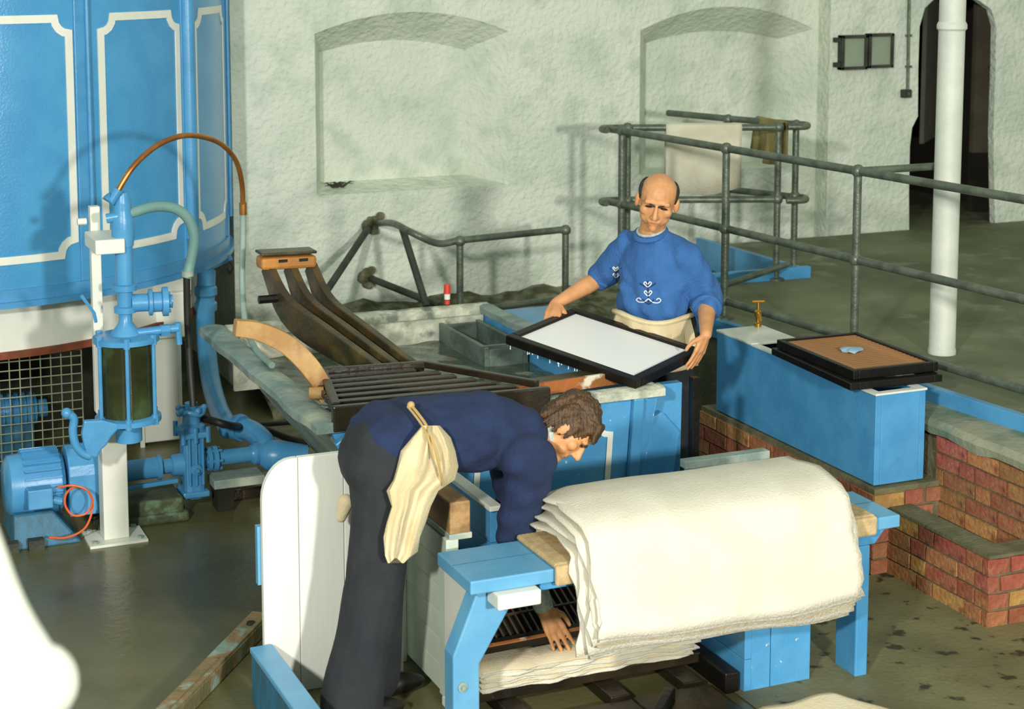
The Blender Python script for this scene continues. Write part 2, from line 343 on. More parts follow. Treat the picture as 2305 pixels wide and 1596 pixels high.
# brickwork: each brick a piece of its own on a recessed mortar core
CH = .0733; BL, BH, J = .205, .063, .0105
BMESH = {}
def brick_mesh(l, d, k):
    key = (round(l, 3), round(d, 3), k)
    if key not in BMESH:
        r_ = random.Random(hash(key) & 0xffff); e = lambda: r_.uniform(-.0025, .0025)
        lo = [(-l/2+e(), -d/2+e(), e()), (l/2+e(), -d/2+e(), e()), (l/2+e(), d/2, 0), (-l/2+e(), d/2, 0)]
        hi = [(-l/2+e(), -d/2+e(), BH+e()), (l/2+e(), -d/2+e(), BH+e()), (l/2+e(), d/2, BH), (-l/2+e(), d/2, BH)]
        me = MB().hexa(lo, hi).mesh('brick'); me.materials.append(M['brick2' if k == 1 else 'brick']); BMESH[key] = me
    return BMESH[key]
NB = [0]
def brick_face(parent, a, b_, z0, courses, seed=0, d=.1, pattern='SSH', skip=None):
    """bricks on the vertical face from a to b (xy, seen with a on the left), face normal to the viewer"""
    a, b_ = Vector(a), Vector(b_); t = (b_-a); Ln = t.length; t /= Ln; nrm = Vector((t.y, -t.x)); rot = math.atan2(t.y, t.x); rr = random.Random(seed)
    for c in range(courses):
        s = -(.107 if c % 2 else 0)-rr.choice((0, 0, .05)); k = c
        while s < Ln-.01:
            l = .0975 if pattern[k % len(pattern)] == 'H' else BL
            s0, s1 = max(s, 0), min(s+l, Ln); s += l+J; k += 1
            if s1-s0 < .03: continue
            me = brick_mesh(s1-s0, d, rr.choice((0, 0, 0, 1))); o = bpy.data.objects.new('brick', me); COL.objects.link(o)
            p = a+t*((s0+s1)/2)-nrm*(d/2-.004+rr.uniform(-.002, .003)); z = z0+c*CH+.004
            if skip and skip(p.x, p.y, z): bpy.data.objects.remove(o); continue
            o.location = (p.x, p.y, z); o.rotation_euler = (0, 0, rot); par(o, parent); NB[0] += 1
wp = struct(build(MB().box(4.726, 4.9, 4.3, 7.6, 0, .565), 'wall_platform', 'mortar'))
brick_face(wp, (4.72, 6.13), (4.72, 4.3), .0, 8, 3, pattern='SSSH')
wt = struct(build(MB().box(4.376, 4.72, 6.106, 7.62, 0, .385), 'wall_tub_base', 'mortar'))
brick_face(wt, (4.37, 6.1), (4.72, 6.1), .0, 5, 5)
brick_face(wt, (4.37, 7.62), (4.37, 6.1), .0, 5, 6)
wc = struct(build(MB().box(4.456, 4.554, 5.426, 6.106, 0, .29).box(4.554, 4.716, 5.426, 5.524, 0, .29).box(4.448,4.565,5.418,6.1,.288,.302).box(4.565,4.716,5.418,5.535,.288,.302), 'wall_pit', 'mortar'))
brick_face(wc, (4.45, 6.1), (4.45, 5.42), -.003, 4, 11, d=.05, pattern='SH')
brick_face(wc, (4.45, 5.42), (4.72, 5.42), -.003, 4, 12, d=.05, pattern='HS')
brick_face(wc, (4.56, 5.53), (4.56, 6.1), -.003, 4, 13, d=.05)
# column of the upper hall
col = thing('column', PZ(2120,797,ZU), 'round white painted iron column standing on the platform behind the railing', 'column')
c = PZ(2120,795,ZU)
build(MB().lathe(c, (0,0,1), [(0,.07),(.02,.07),(.03,.066),(1.62,.065),(1.63,.065),(3.4,.064)], 24), 'shaft', 'column', col, True)
build(MB().lathe(c+Vector((0,0,1.62)), (0,0,1), [(0,.066),(.01,.074),(.03,.074),(.045,.066)], 24), 'ring', 'column', col, True)
# ------------------------------------------------------------------ fittings on the right-hand wall
def frame_box(px, label):
    a, d_ = PY(px[0], px[1], WB-.05), PY(px[2], px[3], WB-.05)
    t = thing('switch_box', ((a.x+d_.x)/2, WB, d_.z), label, 'switch box', 'framed boxes on the right-hand wall')
    x0, x1, z1, z0 = a.x, d_.x, a.z, d_.z
    build(MB().box(x0+.012, x1-.012, WB-.045, WB, z0+.012, z1-.012), 'panel', 'box_green', t)
    f = .022
    for nm, bx in (('frame_bar', (x0,x1,z1-f,z1)), ('frame_bar', (x0,x1,z0,z0+f)), ('frame_bar', (x0,x0+f,z0,z1)), ('frame_bar', (x1-f,x1,z0,z1))):
        build(MB().box(bx[0], bx[1], WB-.06, WB-.001, bx[2], bx[3]), nm, 'iron_dark', t, bevel=.003)
    return t
t1 = frame_box((1895,80,1951,156), 'dark framed grey box on the wall with two brackets on its side')
t2 = frame_box((1956,76,2010,152), 'dark framed grey box on the wall beside the doorway conduit')
for yy in (90, 146):
    a, d_ = PY(1880,yy-5,WB-.03), PY(1897,yy+5,WB-.03); build(MB().box(a.x, d_.x, WB-.04, WB, d_.z, a.z), 'bracket', 'iron_dark', t1)
    a, d_ = PY(1951,yy-6,WB-.03), PY(1957,yy+6,WB-.03); build(MB().box(a.x, d_.x-.001, WB-.045, WB, d_.z, a.z), 'hinge', 'iron_dark', t2)
cd = thing('light_switch', PY(2043,210,WB), 'surface switch at the end of a vertical conduit beside the doorway', 'switch')
a, c_ = PY(2047,-30,WB-.015), PY(2043,203,WB-.015)
build(MB().tube([a, c_], .011, 8), 'conduit', 'iron', cd, True)
a, d_ = PY(2034,202,WB-.04), PY(2052,220,WB-.04); build(MB().box(a.x, d_.x, WB-.045, WB, d_.z, a.z), 'switch_case', 'iron_dark', cd, bevel=.005)
build(MB().box((a.x+d_.x)/2-.008, (a.x+d_.x)/2+.008, WB-.058, WB-.04, d_.z+.02, a.z-.02), 'toggle', 'iron', cd)
for yy in (80, 150):
    p = PY(2045,yy,WB-.012); build(MB().box(p.x-.022, p.x+.022, WB-.024, WB, p.z-.008, p.z+.008), 'saddle', 'iron', cd)
# dry clump on the niche sill
mb = MB(); c = PY(762,418,WY+.08); c.z = 1.215; rr = random.Random(4)
for i in range(16):
    d_ = Vector((rr.uniform(-.1,.1), rr.uniform(-.03,.03), rr.uniform(0,.035))); s = c+Vector((rr.uniform(-.04,.04), 0, 0)); mb.tube([s, s+d_*.6+Vector((0,0,.015)), s+d_], [.007,.005,.001], 5)
tag(build(mb, 'dry_sprig', 'bird'), 'small dark dry sprig lying on the sill of the left wall niche', 'sprig')
# ------------------------------------------------------------------ railings
ZR = 1.64
def rail(t, pts, r_=.021, name='rail', m='iron'): return build(MB().tube(pts, r_, 10), name, m, t, True)
def post(t, x, y, z0, z1, r_=.021, zs=(), m='iron'):
    o = build(MB().tube([(x,y,z0),(x,y,z1)], r_, 10), 'post', m, t, True)
    for z in zs: build(MB().ball((x,y,z), .034, 10), 'joint', m, t, True)
    build(MB().lathe((x,y,z0), (0,0,1), [(0,.05),(.012,.05),(.02,.03)], 12), 'base_flange', m, t, True)
R1 = thing('platform_railing', (4.92, 7.07, ZU), 'long pipe railing with three rails along the edge of the platform', 'railing')
rx = lambda y: 4.92+(7.07-y)*.105
zm, zl = 1.20, .80
for y in (9.17, 8.14, 7.07, 5.0): post(R1, rx(y), y, ZU, ZR, zs=((ZR, zm, zl) if y < 9 else (ZR, zm)))
for z in (ZR, zm, zl):
    P = [(rx(4.2),4.2,z),(rx(9.05),9.05,z)]
    if z == zl: rail(R1, [(rx(4.2),4.2,z),(rx(8.1),8.1,z)])
    else: rail(R1, arc([P[0], ((rx(6.5),6.5,z)), P[1], (4.63,9.24,z), (4.66,9.33,z), (4.80,9.31,z), (5.2,9.15,z), (5.66,8.97,z)], 6))
post(R1, 4.80, 9.29, ZU-.12, ZR, zs=(ZR, zm))
rail(R1, [(rx(7.07),7.07,ZR), (5.39,7.07,ZR+.0)], .019)
rail(R1, [(rx(8.1),8.1,zl), (5.0,8.5,zl), (5.72,8.93,zl)], .019)
R2 = thing('stair_railing', (5.7, 9.0, ZU), 'pipe railing with rounded ends around the stair opening by the back wall', 'railing')
for z in (ZR+.005, zm-.005): rail(R2, arc([(5.70,8.93,z),(5.80,8.90,z),(5.86,8.98,z),(5.80,9.10,z),(5.62,9.5,z),(5.45,9.98,z)], 6))
post(R2, 5.66, 8.97, ZU, ZR, zs=(ZR, zm)); post(R2, 5.83, 9.04, ZU, ZR, zs=(ZR, zm)); post(R2, 5.62, 9.5, ZU-.05, ZR, zs=(ZR,))
R3 = thing('vat_railing', (3.9, 9.4, .5), 'low dark pipe railing behind the vat running to the whitewashed wall', 'railing')
yR = 9.42; q = lambda x, y: PY(x, y, yR)
pa, pb = q(1275,516), q(1033,541)
rail(R3, [pa, pb]); rail(R3, arc([pb, q(985,548), q(930,525), PY(885,503,yR+.3), PY(850,503,WY-.02)], 6))
for px, yb in ((1273,690), (1035,700)):
    p, e = q(px, 518 if px > 1200 else 543), q(px, yb); build(MB().tube([p, (p.x, yR, e.z-.3)], .021, 10), 'post', 'iron', R3, True)
    build(MB().ball(p, .034, 10), 'joint', 'iron', R3, True)
e1, e2 = q(1273,672), q(1100,690); rail(R3, [e1, q(1090,695)], .02)
rail(R3, [PY(835,505,WY-.03), PY(735,655,9.7), PY(700,705,9.6)], .022, 'stay', 'iron_dark')
rail(R3, [PY(905,512,yR+.25), PY(960,690,yR-.1)], .022, 'stay', 'iron_dark')
rail(R3, [PY(830,625,WY-.03), PY(990,688,yR)], .022, 'stay', 'iron_dark')
for px, py in ((838,500), (828,625)):
    mb = MB(); c = PY(px, py, WY-.02)
    for i in range(7): mb.ball(c+Vector((random.uniform(-.05,.05), random.uniform(-.02,0), random.uniform(-.05,.05))), random.uniform(.025,.045), 8)
    build(mb, 'wall_flange', 'moss', R3, False)
# cloths on the stair railing
def cloth_over(name, m, label, cat, a, b_, z, front, back, seed, thick=.008, nu=16, bulge=.012, slantf=0):
    a, b_ = Vector(a), Vector(b_); t = (b_-a); Ln = t.length; t /= Ln; nn = Vector((t.y, -t.x, 0)); r_ = random.Random(seed); ph = [r_.uniform(0, 6) for _ in range(4)]
    prof = [(.03+.004, -back), (.03, -back*.5)]+[(.028*math.cos(A), .028*math.sin(A)) for A in (0, PI/4, PI/2, 3*PI/4, PI)]+[(-.03, -front*.5), (-.034, -front)]
    V = []; Fc = []; m_ = len(prof)
    for i in range(nu+1):
        u = i/nu
        for j, (pn, pz) in enumerate(prof):
            k = min(1, abs(pz)/.25) if pz < 0 else 0
            off = bulge*k*(math.sin(u*9+ph[0])+.6*math.sin(u*19+ph[1])); dz = (.02*math.sin(u*5+ph[2])+slantf*u)*k
            p = a+t*(u*Ln)+nn*(-pn+off*(1 if pn < 0 else -1)); V.append((p.x, p.y, z+pz+dz))
    for i in range(nu):
        for j in range(m_-1): Fc.append((i*m_+j, (i+1)*m_+j, (i+1)*m_+j+1, i*m_+j+1))
    o = build(MB().add(V, Fc), name, m, None, True); s = o.modifiers.new('t', 'SOLIDIFY'); s.thickness = thick
    return tag(o, label, cat)
cloth_over('hanging_sheet', 'felt3', 'large off-white felt sheet hung over the rail by the stair opening', 'cloth', (5.02,9.22,0), (5.45,9.055,0), ZR, .40, .3, 3, slantf=.02)
k0, k1 = PZ(1706,271,ZR+.005), PZ(1766,283,ZR+.005)
cloth_over('khaki_cloth', 'canvas2', 'crumpled khaki cloth hung over the stair railing end', 'cloth', (k0.x,k0.y,0), (k1.x,k1.y,0), ZR+.005, .23, .2, 9, bulge=.03)
# ------------------------------------------------------------------ blue tank on the left
W0 = PZ(505,575,.95); sc_ = F/((W0-EYE).dot(Vector((syw*cp, cyw*cp, -sp)))); TR = 655/sc_
cr = Vector((cyw, -syw, 0)); fr = Vector((-syw, -cyw, 0)); TC = W0-cr*TR; TC.z = 0
def cyl(th, r_, z): d = fr*math.cos(th)+cr*math.sin(th); return (TC.x+d.x*r_, TC.y+d.y*r_, z)
ZB, ZT = .95, 3.3
tank = thing('storage_tank', (TC.x, TC.y, ZB), 'tall round blue tank with white lined panels on white supports', 'tank')
def ring(r0, r1, z0, z1, n=96, closed=True):
    V = []; Fc = []
    for i in range(n):
        th = 2*PI*i/n; V += [cyl(th,r0,z0), cyl(th,r1,z0), cyl(th,r1,z1), cyl(th,r0,z1)]
    for i in range(n):
        j = (i+1) % n
        for k in range(4): Fc.append((i*4+k, i*4+(k+1) % 4, j*4+(k+1) % 4, j*4+k))
    return MB().add(V, Fc)
body = build(ring(TR-.05, TR, ZB+.06, ZT), 'tank_wall', mat('glossy_blue_paint', '4795c6', '4f9dcc', 5, .22, .12, 90, spec=.6), tank, True)
build(MB().lathe((TC.x,TC.y,ZB+.05), (0,0,1), [(0,TR-.04),(.05,TR-.04)], 64), 'tank_bottom', 'blue_dark', tank)
build(ring(TR-.02, TR+.035, ZB, ZB+.03), 'bottom_flange', 'blue', tank, True)
build(ring(TR-.02, TR+.012, ZB+.03, ZB+.09), 'bottom_band', 'blue', tank, True)
D30 = math.radians(25.5); TH0 = math.radians(45)
for k in range(-4, 4):
    th = TH0+D30*k
    V = []; 
    mbs = MB()
    for z0, z1 in ((ZB+.09, ZT),):
        A = [cyl(th-.028, TR-.005, z0), cyl(th+.028, TR-.005, z0), cyl(th+.028, TR+.012, z0), cyl(th-.028, TR+.012, z0)]
        mbs.hexa(A, [(p[0],p[1],z1) for p in A])
    build(mbs, 'seam_strip', 'blue', body, False, .004)
    build(MB().tube([cyl(th+(.012 if k != 1 else 0), TR+.02, ZB+.2), cyl(th+(.012 if k != 1 else 0), TR+.02, ZT)], .012 if k != 1 else .04, 10), 'seam_rod', 'blue', body, True)
def ribbon(path, wd, r_):      # path of (arc length, z), closed, flat on the drum
    n = len(path); V = []; Fc = []
    for i, (s, z) in enumerate(path):
        (s0, z0), (s1, z1) = path[i-1], path[(i+1) % n]; a = Vector((s-s0, z-z0)).normalized(); c = Vector((s1-s, z1-z)).normalized()
        nn = (Vector((-a.y, a.x))+Vector((-c.y, c.x))).normalized(); k = wd/2/max(.5, nn.dot(Vector((-a.y, a.x))))
        for sg in (-1, 1):
            for rr_ in (r_, r_+.006): V.append(cyl((s+nn.x*k*sg)/TR, rr_, z+nn.y*k*sg))
    for i in range(n):
        j = (i+1) % n
        for q0, q1 in ((0,1),(1,3),(3,2),(2,0)): Fc.append((i*4+q0, i*4+q1, j*4+q1, j*4+q0))
    return MB().add(V, Fc)
zb_, zt_ = ZB+.235, 2.375
for k in range(-3, 3):
    s0, s1 = (TH0+D30*k)*TR+.11, (TH0+D30*(k+1))*TR-.075; nt = .075; path = []
    for cx_, cz_, a0 in ((s0,zb_,PI/2), (s1,zb_,PI), (s1,zt_,1.5*PI), (s0,zt_,0)):
        A = [a0-PI/2*i/4 for i in range(5)]
        A = A if True else A
        seg = [(cx_+nt*math.cos(a), cz_+nt*math.sin(a)) for a in A]
        path += seg
    # densify the horizontal runs so that they follow the curve
    out = []
    for i, p in enumerate(path):
        q = path[(i+1) % len(path)]; out.append(p); d = abs(q[0]-p[0])
        if d > .15: out += [(p[0]+(q[0]-p[0])*t/6, p[1]) for t in range(1, 6)]
    build(ribbon(out, .04, TR), 'panel_line', 'white', body)
# white skirt and pillar under the tank
sk = thing('tank_support', (TC.x, TC.y, 0), 'white boxed support pillars and skirt carrying the blue tank', 'support')
build(ring(TR-.22, TR-.12, .70, ZB), 'skirt', 'white', sk, True)
build(ring(TR-.2, TR-.095, .665, .70), 'skirt_bar', 'rust', sk, True)
a, b_ = PZ(322,1008,0), PZ(408,990,0)
def pillar(ax, bx, yb, name='pillar'):
    build(MB().box(ax, bx, yb, yb+.16, .02, .60), name, 'white', sk, bevel=.006)
    build(MB().hexa([(ax-.02,yb-.03,.60),(bx+.02,yb-.03,.60),(bx+.02,yb+.2,.60),(ax-.02,yb+.2,.60)], [(ax-.05,yb-.06,.86),(bx+.05,yb-.06,.86),(bx+.05,yb+.25,.86),(ax-.05,yb+.25,.86)]), 'pillar_head', 'white', sk, bevel=.01)
    build(MB().box(ax-.05, bx+.05, yb-.06, yb+.25, .86, ZB-.005), 'pillar_cap', 'white', sk, bevel=.01)
    build(MB().box(ax-.012, ax+.012, yb-.01, yb+.004, .0, .62), 'corner_bead', 'white', sk)
pillar(a.x, b_.x, 9.33); pillar(.35, .58, 8.95)
struct(build(MB().box(-1.6, 1.8, 9.85, 10.05, 0, .66), 'dark_backing', 'dark'))  # added dark backing behind the mesh, in place of the shade under the tank
pipe_bracket = PY(500,590,9.78)
build(MB().beam(PY(465,605,9.75), PY(520,578,9.75), .05, .03), 'lifting_lug', 'blue', tank, bevel=.004)
build(MB().tube(arc([PY(516,588,9.72), PY(524,600,9.72), PY(518,615,9.72), PY(512,605,9.72)], 5), .006, 6), 'lug_ring', 'iron_dark', tank, True)
# wire mesh guard
gy = 9.0; g0, g1 = PY(-160,900,gy).x, PY(186,900,gy).x; gz0, gz1 = .06, .655
gd = thing('wire_guard', ((g0+g1)/2, gy, 0), 'square wire mesh guard panel under the blue tank', 'guard')
k = 0; x = g1
while x > g0: build(MB().tube([(x,gy,gz0),(x,gy,gz1)], .0032, 6), 'upright_wire', 'wire', gd); x -= .052
z = gz1-.03
while z > gz0: build(MB().tube([(g0,gy-.005,z),(g1,gy-.005,z)], .0032, 6), 'cross_wire', 'wire', gd); z -= .047
build(MB().box(g0, g1, gy-.012, gy+.012, gz1, gz1+.02), 'top_bar', 'rust', gd); build(MB().box(g0, g1, gy-.012, gy+.012, 0, gz0), 'bottom_bar', 'dark', gd)
gm = thing('gear_motor', (PY(25,930,9.55).x, 9.55, 0), 'small blue finned motor behind the wire mesh guard', 'motor')
p = PY(28,925,9.5); build(MB().lathe((p.x-.12,9.5,p.z), (1,0,0), [(0,.085),(.24,.085),(.25,.05),(.3,.05)], 18), 'motor_body', 'blue', gm, True)
for i in range(6): build(MB().lathe((p.x-.1+i*.038,9.5,p.z), (1,0,0), [(0,.098),(.012,.098)], 18), 'fin', 'blue', gm)
build(MB().box(p.x-.1, p.x+.1, 9.42, 9.58, 0, p.z-.06), 'foot', 'blue_dark', gm)
# ------------------------------------------------------------------ pump set
YP = 8.13; P = lambda x, y, dy=0: PY(x, y, YP+dy)
# white post with clamp
wpz = thing('support_post', PZ(249,1215,0), 'white square steel post with base plate holding the glass strainer', 'post')
a, b_ = PZ(222,1200,0), PZ(277,1192,0); bx0, bx1, by = a.x, b_.x, 7.86
build(MB().box(bx0, bx1, by, by+.11, .012, .62), 'post_shaft', 'white', wpz, bevel=.004)
build(MB().box(bx0-.01, bx0+.035, by+.06, by+.11, .60, 1.56), 'upright_flat', 'white', wpz, bevel=.003)
bp = build(MB().box(bx0-.075, bx1+.075, by-.06, by+.17, 0, .012), 'base_plate', 'white', wpz)
for sx in (bx0-.045, bx1+.045):
    for sy_ in (by-.03, by+.14): build(MB().lathe((sx,sy_,.012), (0,0,1), [(0,.014),(.012,.014)], 6), 'bolt', 'lead', bp)
c1, c2 = PY(203,532,by-.1), PY(270,560,by-.1); build(MB().box(c1.x, c2.x, by-.225, by+.05, c2.z, c1.z), 'clamp', 'white', wpz, bevel=.006)
p = PY(186,505,by); build(MB().lathe((p.x,by+.08,p.z), (1,0,0), [(-.01,.016),(.03,.016)], 10), 'clamp_bolt', 'white', wpz, True)
# glass strainer
cxp = P(247,850).x; sy0 = by+.0
zt2, zb2 = P(247,765).z, P(247,945).z; R_ = .135; sc0 = Vector((cxp, by+.02, 0)); fy = by-.02
st = thing('glass_strainer', (cxp, fy, zb2-.06), 'cylindrical glass strainer with blue end caps and tie rods on the white post', 'strainer')
cy0 = by-.16
S = Vector((cxp, cy0, 0)); zt2, zb2 = PY(247,770,cy0).z, PY(247,938,cy0).z
build(MB().lathe((S.x,S.y,zb2), (0,0,1), [(0,R_-.015),(zt2-zb2,R_-.015)], 28), 'glass_cylinder', 'glass', st, True)
for z, nm in ((zt2, 'top_cap'), (zb2-.025, 'bottom_cap')):
    cap = build(MB().lathe((S.x,S.y,z), (0,0,1), [(0,R_+.012),(.022,R_+.012),(.03,R_-.01)], 28), nm, 'blue', st, True)
    for i in range(6):
        th = i*PI/3+.35; build(MB().lathe((S.x+R_*math.cos(th),S.y+R_*math.sin(th),z-.008), (0,0,1), [(0,.016),(.045,.016)], 8), 'nut', 'blue', cap)
for i in range(6):
    th = i*PI/3+.35; build(MB().tube([(S.x+R_*math.cos(th),S.y+R_*math.sin(th),zb2-.03),(S.x+R_*math.cos(th),S.y+R_*math.sin(th),zt2+.03)], .009, 8), 'tie_rod', 'blue', st, True)
build(MB().lathe((S.x,S.y,zt2+.025), (0,0,1), [(0,.07),(.02,.06),(.06,.03),(.10,.03),(.105,.05),(.13,.05),(.135,.035),(.2,.035),(.205,.055),(.23,.055),(.235,.04),(.60,.04)], 18), 'riser_pipe', 'blue', st, True)
hz = PY(247,500,cy0).z
build(MB().lathe((S.x,S.y,hz-.11), (0,0,1), [(0,.045),(.06,.052),(.12,.05),(.16,.04),(.2,.04),(.24,.03),(.25,.0)], 16), 'head_fitting', 'blue', st, True)
z1 = PY(290,683,cy0).z
fl_ = build(MB().lathe((S.x+.03,S.y,z1), (1,-.15,0), [(0,.04),(.07,.04),(.075,.06),(.09,.06),(.095,.045),(.13,.045),(.135,.066),(.16,.066),(.165,.03),(.18,.03)], 18), 'side_flange', 'blue', st, True)
for i in range(6):
    th = i*PI/3; build(MB().lathe((S.x+.175,S.y-.022+.045*math.cos(th),z1+.045*math.sin(th)), (1,0,0), [(0,.009),(.02,.009)], 6), 'flange_bolt', 'blue', fl_)
z2 = PY(330,745,cy0).z
cock = build(MB().tube([(S.x+.04,S.y-.02,z2),(S.x+.23,S.y-.02,z2+.005)], .02, 10), 'drain_cock', 'blue', st, True)
build(MB().lathe((S.x+.15,S.y-.02,z2), (1,0,0), [(0,.028),(.04,.028)], 6), 'cock_nut', 'blue', cock); build(MB().tube([(S.x+.23,S.y-.02,z2+.03),(S.x+.235,S.y-.02,z2-.07)], .014, 8), 'cock_spout', 'blue', cock, True)
build(MB().tube([PY(183,665,cy0-.03), PY(212,705,cy0-.03), PY(216,725,cy0-.02)], .008, 6), 'air_lever', 'blue', st, True)
yl = cy0-.13
lv = [PY(x, y, yl) for x, y in ((190,948),(232,946),(266,955),(268,966),(250,985),(240,1003),(228,1014),(218,1032),(200,1030),(190,1008),(184,978))]
lvm = build(MB().prism(lv, (0,.035,0)), 'lever_bracket', 'blue', st, False, .008)
cr_ = arc([PY(x, y, yl+.015) for x, y in ((150,930),(166,942),(164,970),(170,1000),(186,1020),(205,1028))], 6)
build(MB().tube(cr_, [.012]+[.019]*(len(cr_)-2)+[.016], 10), 'lever_hook', 'blue', lvm, True)
build(MB().ball(PY(150,930,yl+.015), .024, 12), 'lever_knob', 'blue', lvm, True)
build(MB().tube([(S.x,S.y,zb2-.12),(S.x,S.y,zb2-.02)], .06, 14), 'outlet_cone', 'blue', st, True)
for x_ in (0,): build(MB().tube([(S.x,S.y,zb2-.09),(S.x,by+.02,zb2-.09)], .03, 10), 'bracket_arm', 'blue', st, True)
# copper pipe + hoses
H0 = PY(262,435,cy0-.03)
hp = thing('copper_pipe', H0, 'arched bare copper pipe rising from the strainer head', 'pipe')
cop = [H0, PY(300,375,cy0-.02), PY(350,330,cy0+.02), PY(400,308,cy0+.1), PY(445,306,cy0+.2), PY(495,322,cy0+.35), PY(530,360,cy0+.5), PY(544,410,cy0+.6), PY(547,465,cy0+.65)]
build(MB().tube(arc(cop, 8), .013, 12), 'pipe_bend', 'copper', hp, True)
build(MB().tube([PY(240,440,cy0-.02), PY(250,452,cy0-.02), H0+(cop[1]-H0)*.15], .024, 10), 'union', 'blue', hp, True)
build(MB().tube([cop[-1]+Vector((0,0,.02)), cop[-1]-Vector((0,0,.04))], .019, 10), 'ferrule', 'copper', hp, True)
h1 = arc([PY(547,462,cy0+.65), PY(547,540,cy0+.66), PY(545,640,cy0+.66), PY(553,730,cy0+.5), PY(575,785,cy0+.1), PY(612,822,cy0-.35)], 8)
tag(build(MB().tube(h1, .015, 10), 'filling_hose', 'hose_pale', None, True), 'pale grey hose dropping from the copper pipe into the vat', 'hose')
h2 = arc([PY(268,488,cy0-.02), PY(300,478,cy0), PY(350,465,cy0+.03), PY(395,470,cy0+.06), PY(425,495,cy0+.08), PY(437,535,cy0+.09), PY(430,585,cy0+.1), PY(420,625,cy0+.1)], 8)
gh = thing('grey_hose', h2[0], 'thick grey-green hose arching from the strainer to the dark standpipe', 'hose')
build(MB().tube(h2, .024, 12), 'hose_body', 'hose', gh, True)
for p_ in (h2[3], h2[-3]): build(MB().lathe(p_, (0,0,1) if p_ is h2[-3] else (1,0,.3), [(-.012,.028),(.012,.028)], 12), 'hose_clip', 'lead', gh, True)
build(MB().tube([PY(240,492,cy0), PY(275,486,cy0-.02)], .022, 10), 'hose_tail', 'blue', gh, True)
tag(build(MB().tube(arc([PY(420,622,cy0+.1), PY(422,720,cy0+.12), PY(428,830,cy0+.1), PY(435,915,cy0+.05)], 6), .016, 10), 'standpipe', 'rubber', None, True), 'thin black standpipe between the grey hose and the gate valve', 'pipe')
bpz = [PY(465,610,9.6), PY(462,690,9.5), PY(465,780,9.35), PY(475,860,9.1), PY(492,920,8.8), PY(515,965,8.4)]
bp_ = thing('blue_downpipe', bpz[0], 'thick blue pipe curving down from the tank to the pump line', 'pipe')
build(MB().tube(arc(bpz, 8), [.052]*41, 16), 'pipe', 'blue', bp_, True)
for yy, w_ in ((690,.06), (655,.06)): p = PY(463,yy,9.52); build(MB().lathe(p, (0,0,1), [(-.03,.054),(-.02,w_+.004),(.02,w_+.004),(.03,.054)], 16), 'collar', 'blue', bp_, True)
# pump: motor, guard, bearing, gate valve, elbow
pm = thing('pump_motor', P(70,1180,-.2), 'blue finned electric motor on a blue cast base plate at the pump', 'motor')
YM = YP-.02; m0, m1 = PY(8,1090,YM), PY(140,1080,YM); mr = .155; mz = m0.z-.01
mbd = build(MB().lathe((m0.x,YM,mz), (1,0,0), [(0,.11),(.02,.14),(.08,.145),(m1.x-m0.x-.02,.145),(m1.x-m0.x,.12)], 28), 'motor_body', 'blue', pm, True)
for i in range(14):
    th = PI*i/13-.1; d = Vector((0, -math.cos(th), math.sin(th)))
    build(MB().beam(Vector((m0.x+.08,YM,mz))+d*.15, Vector((m1.x-.02,YM,mz))+d*.15, .008, .024, d), 'cooling_fin', 'blue', mbd)
a, b_ = PY(62,1105,YM-.2), PY(120,1142,YM-.2); tb = build(MB().box(a.x, b_.x, YM-.21, YM-.12, b_.z, a.z), 'terminal_box', 'blue', pm, False, .006)
build(MB().tube([PY(118,1125,YM-.17), PY(138,1128,YM-.17)], .02, 10), 'cable_gland', 'blue', tb, True)
a, b_ = PY(25,1140,YM-.14), PY(205,1190,YM-.14)
build(MB().hexa([(a.x,YM-.2,0),(b_.x-.05,YM-.2,0),(b_.x-.05,YM+.2,0),(a.x,YM+.2,0)], [(a.x+.01,YM-.14,mz-.1),(b_.x-.17,YM-.14,mz-.1),(b_.x-.17,YM+.13,mz-.1),(a.x+.01,YM+.13,mz-.1)]), 'motor_foot', 'blue_dark', pm, False, .01)
for px in (22, 80): p = PY(px,1196,YM-.21); build(MB().box(p.x-.035, p.x+.035, YM-.24, YM-.19, 0, .05), 'hold_down_clip', 'iron_dark', pm)
cg0, cg1 = PY(142,1090,YM), PY(216,1090,YM)
cg = MB(); pr = []
zt3 = PY(180,1012,YM-.1).z
for t in range(9): th = PI*t/8; pr.append((0, -.12*math.cos(th), zt3-.12+.12*math.sin(th)))
pr = [(0,-.12,.1)]+pr+[(0,.12,.1)]
cg.prism([(cg0.x+.01, YM+p[1], p[2]) for p in pr], (cg1.x-cg0.x-.01, 0, 0))
tag(build(cg, 'coupling_guard', 'blue', None, False, .006), 'blue rounded sheet metal coupling guard between motor and white post', 'guard')
cb = arc([PY(130,1097,YM-.19), PY(165,1093,YM-.22), PY(195,1103,YM-.23), PY(208,1128,YM-.23), PY(195,1155,YM-.23), PY(165,1160,YM-.22), PY(147,1138,YM-.21), PY(150,1110,YM-.2), PY(175,1095,YM-.19), PY(203,1112,YM-.2), PY(207,1150,YM-.22), PY(190,1190,YM-.25), PY(150,1210,YM-.26), PY(110,1210,YM-.26)], 8)
tag(build(MB().tube(cb, .0055, 8), 'orange_flex', 'orange', None, True), 'looped orange flex coming out of the motor terminal box', 'cable')
YV = YP+.03; V_ = lambda x, y, d=0: PY(x, y, YV+d)
pu = thing('pump', V_(330,1060), 'blue pump shaft housing with flanged neck joined to the gate valve', 'pump')
az = V_(330,1055).z; xa, xb = V_(272,1055).x, V_(352,1055).x
build(MB().lathe((xa,YV,az), (1,0,0), [(0,.05),(xb-xa,.05),(xb-xa+.005,.06),(xb-xa+.02,.06),(xb-xa+.025,.035),(xb-xa+.07,.035),(xb-xa+.075,.05),(xb-xa+.13,.055)], 20), 'shaft_housing', 'blue', pu, True)
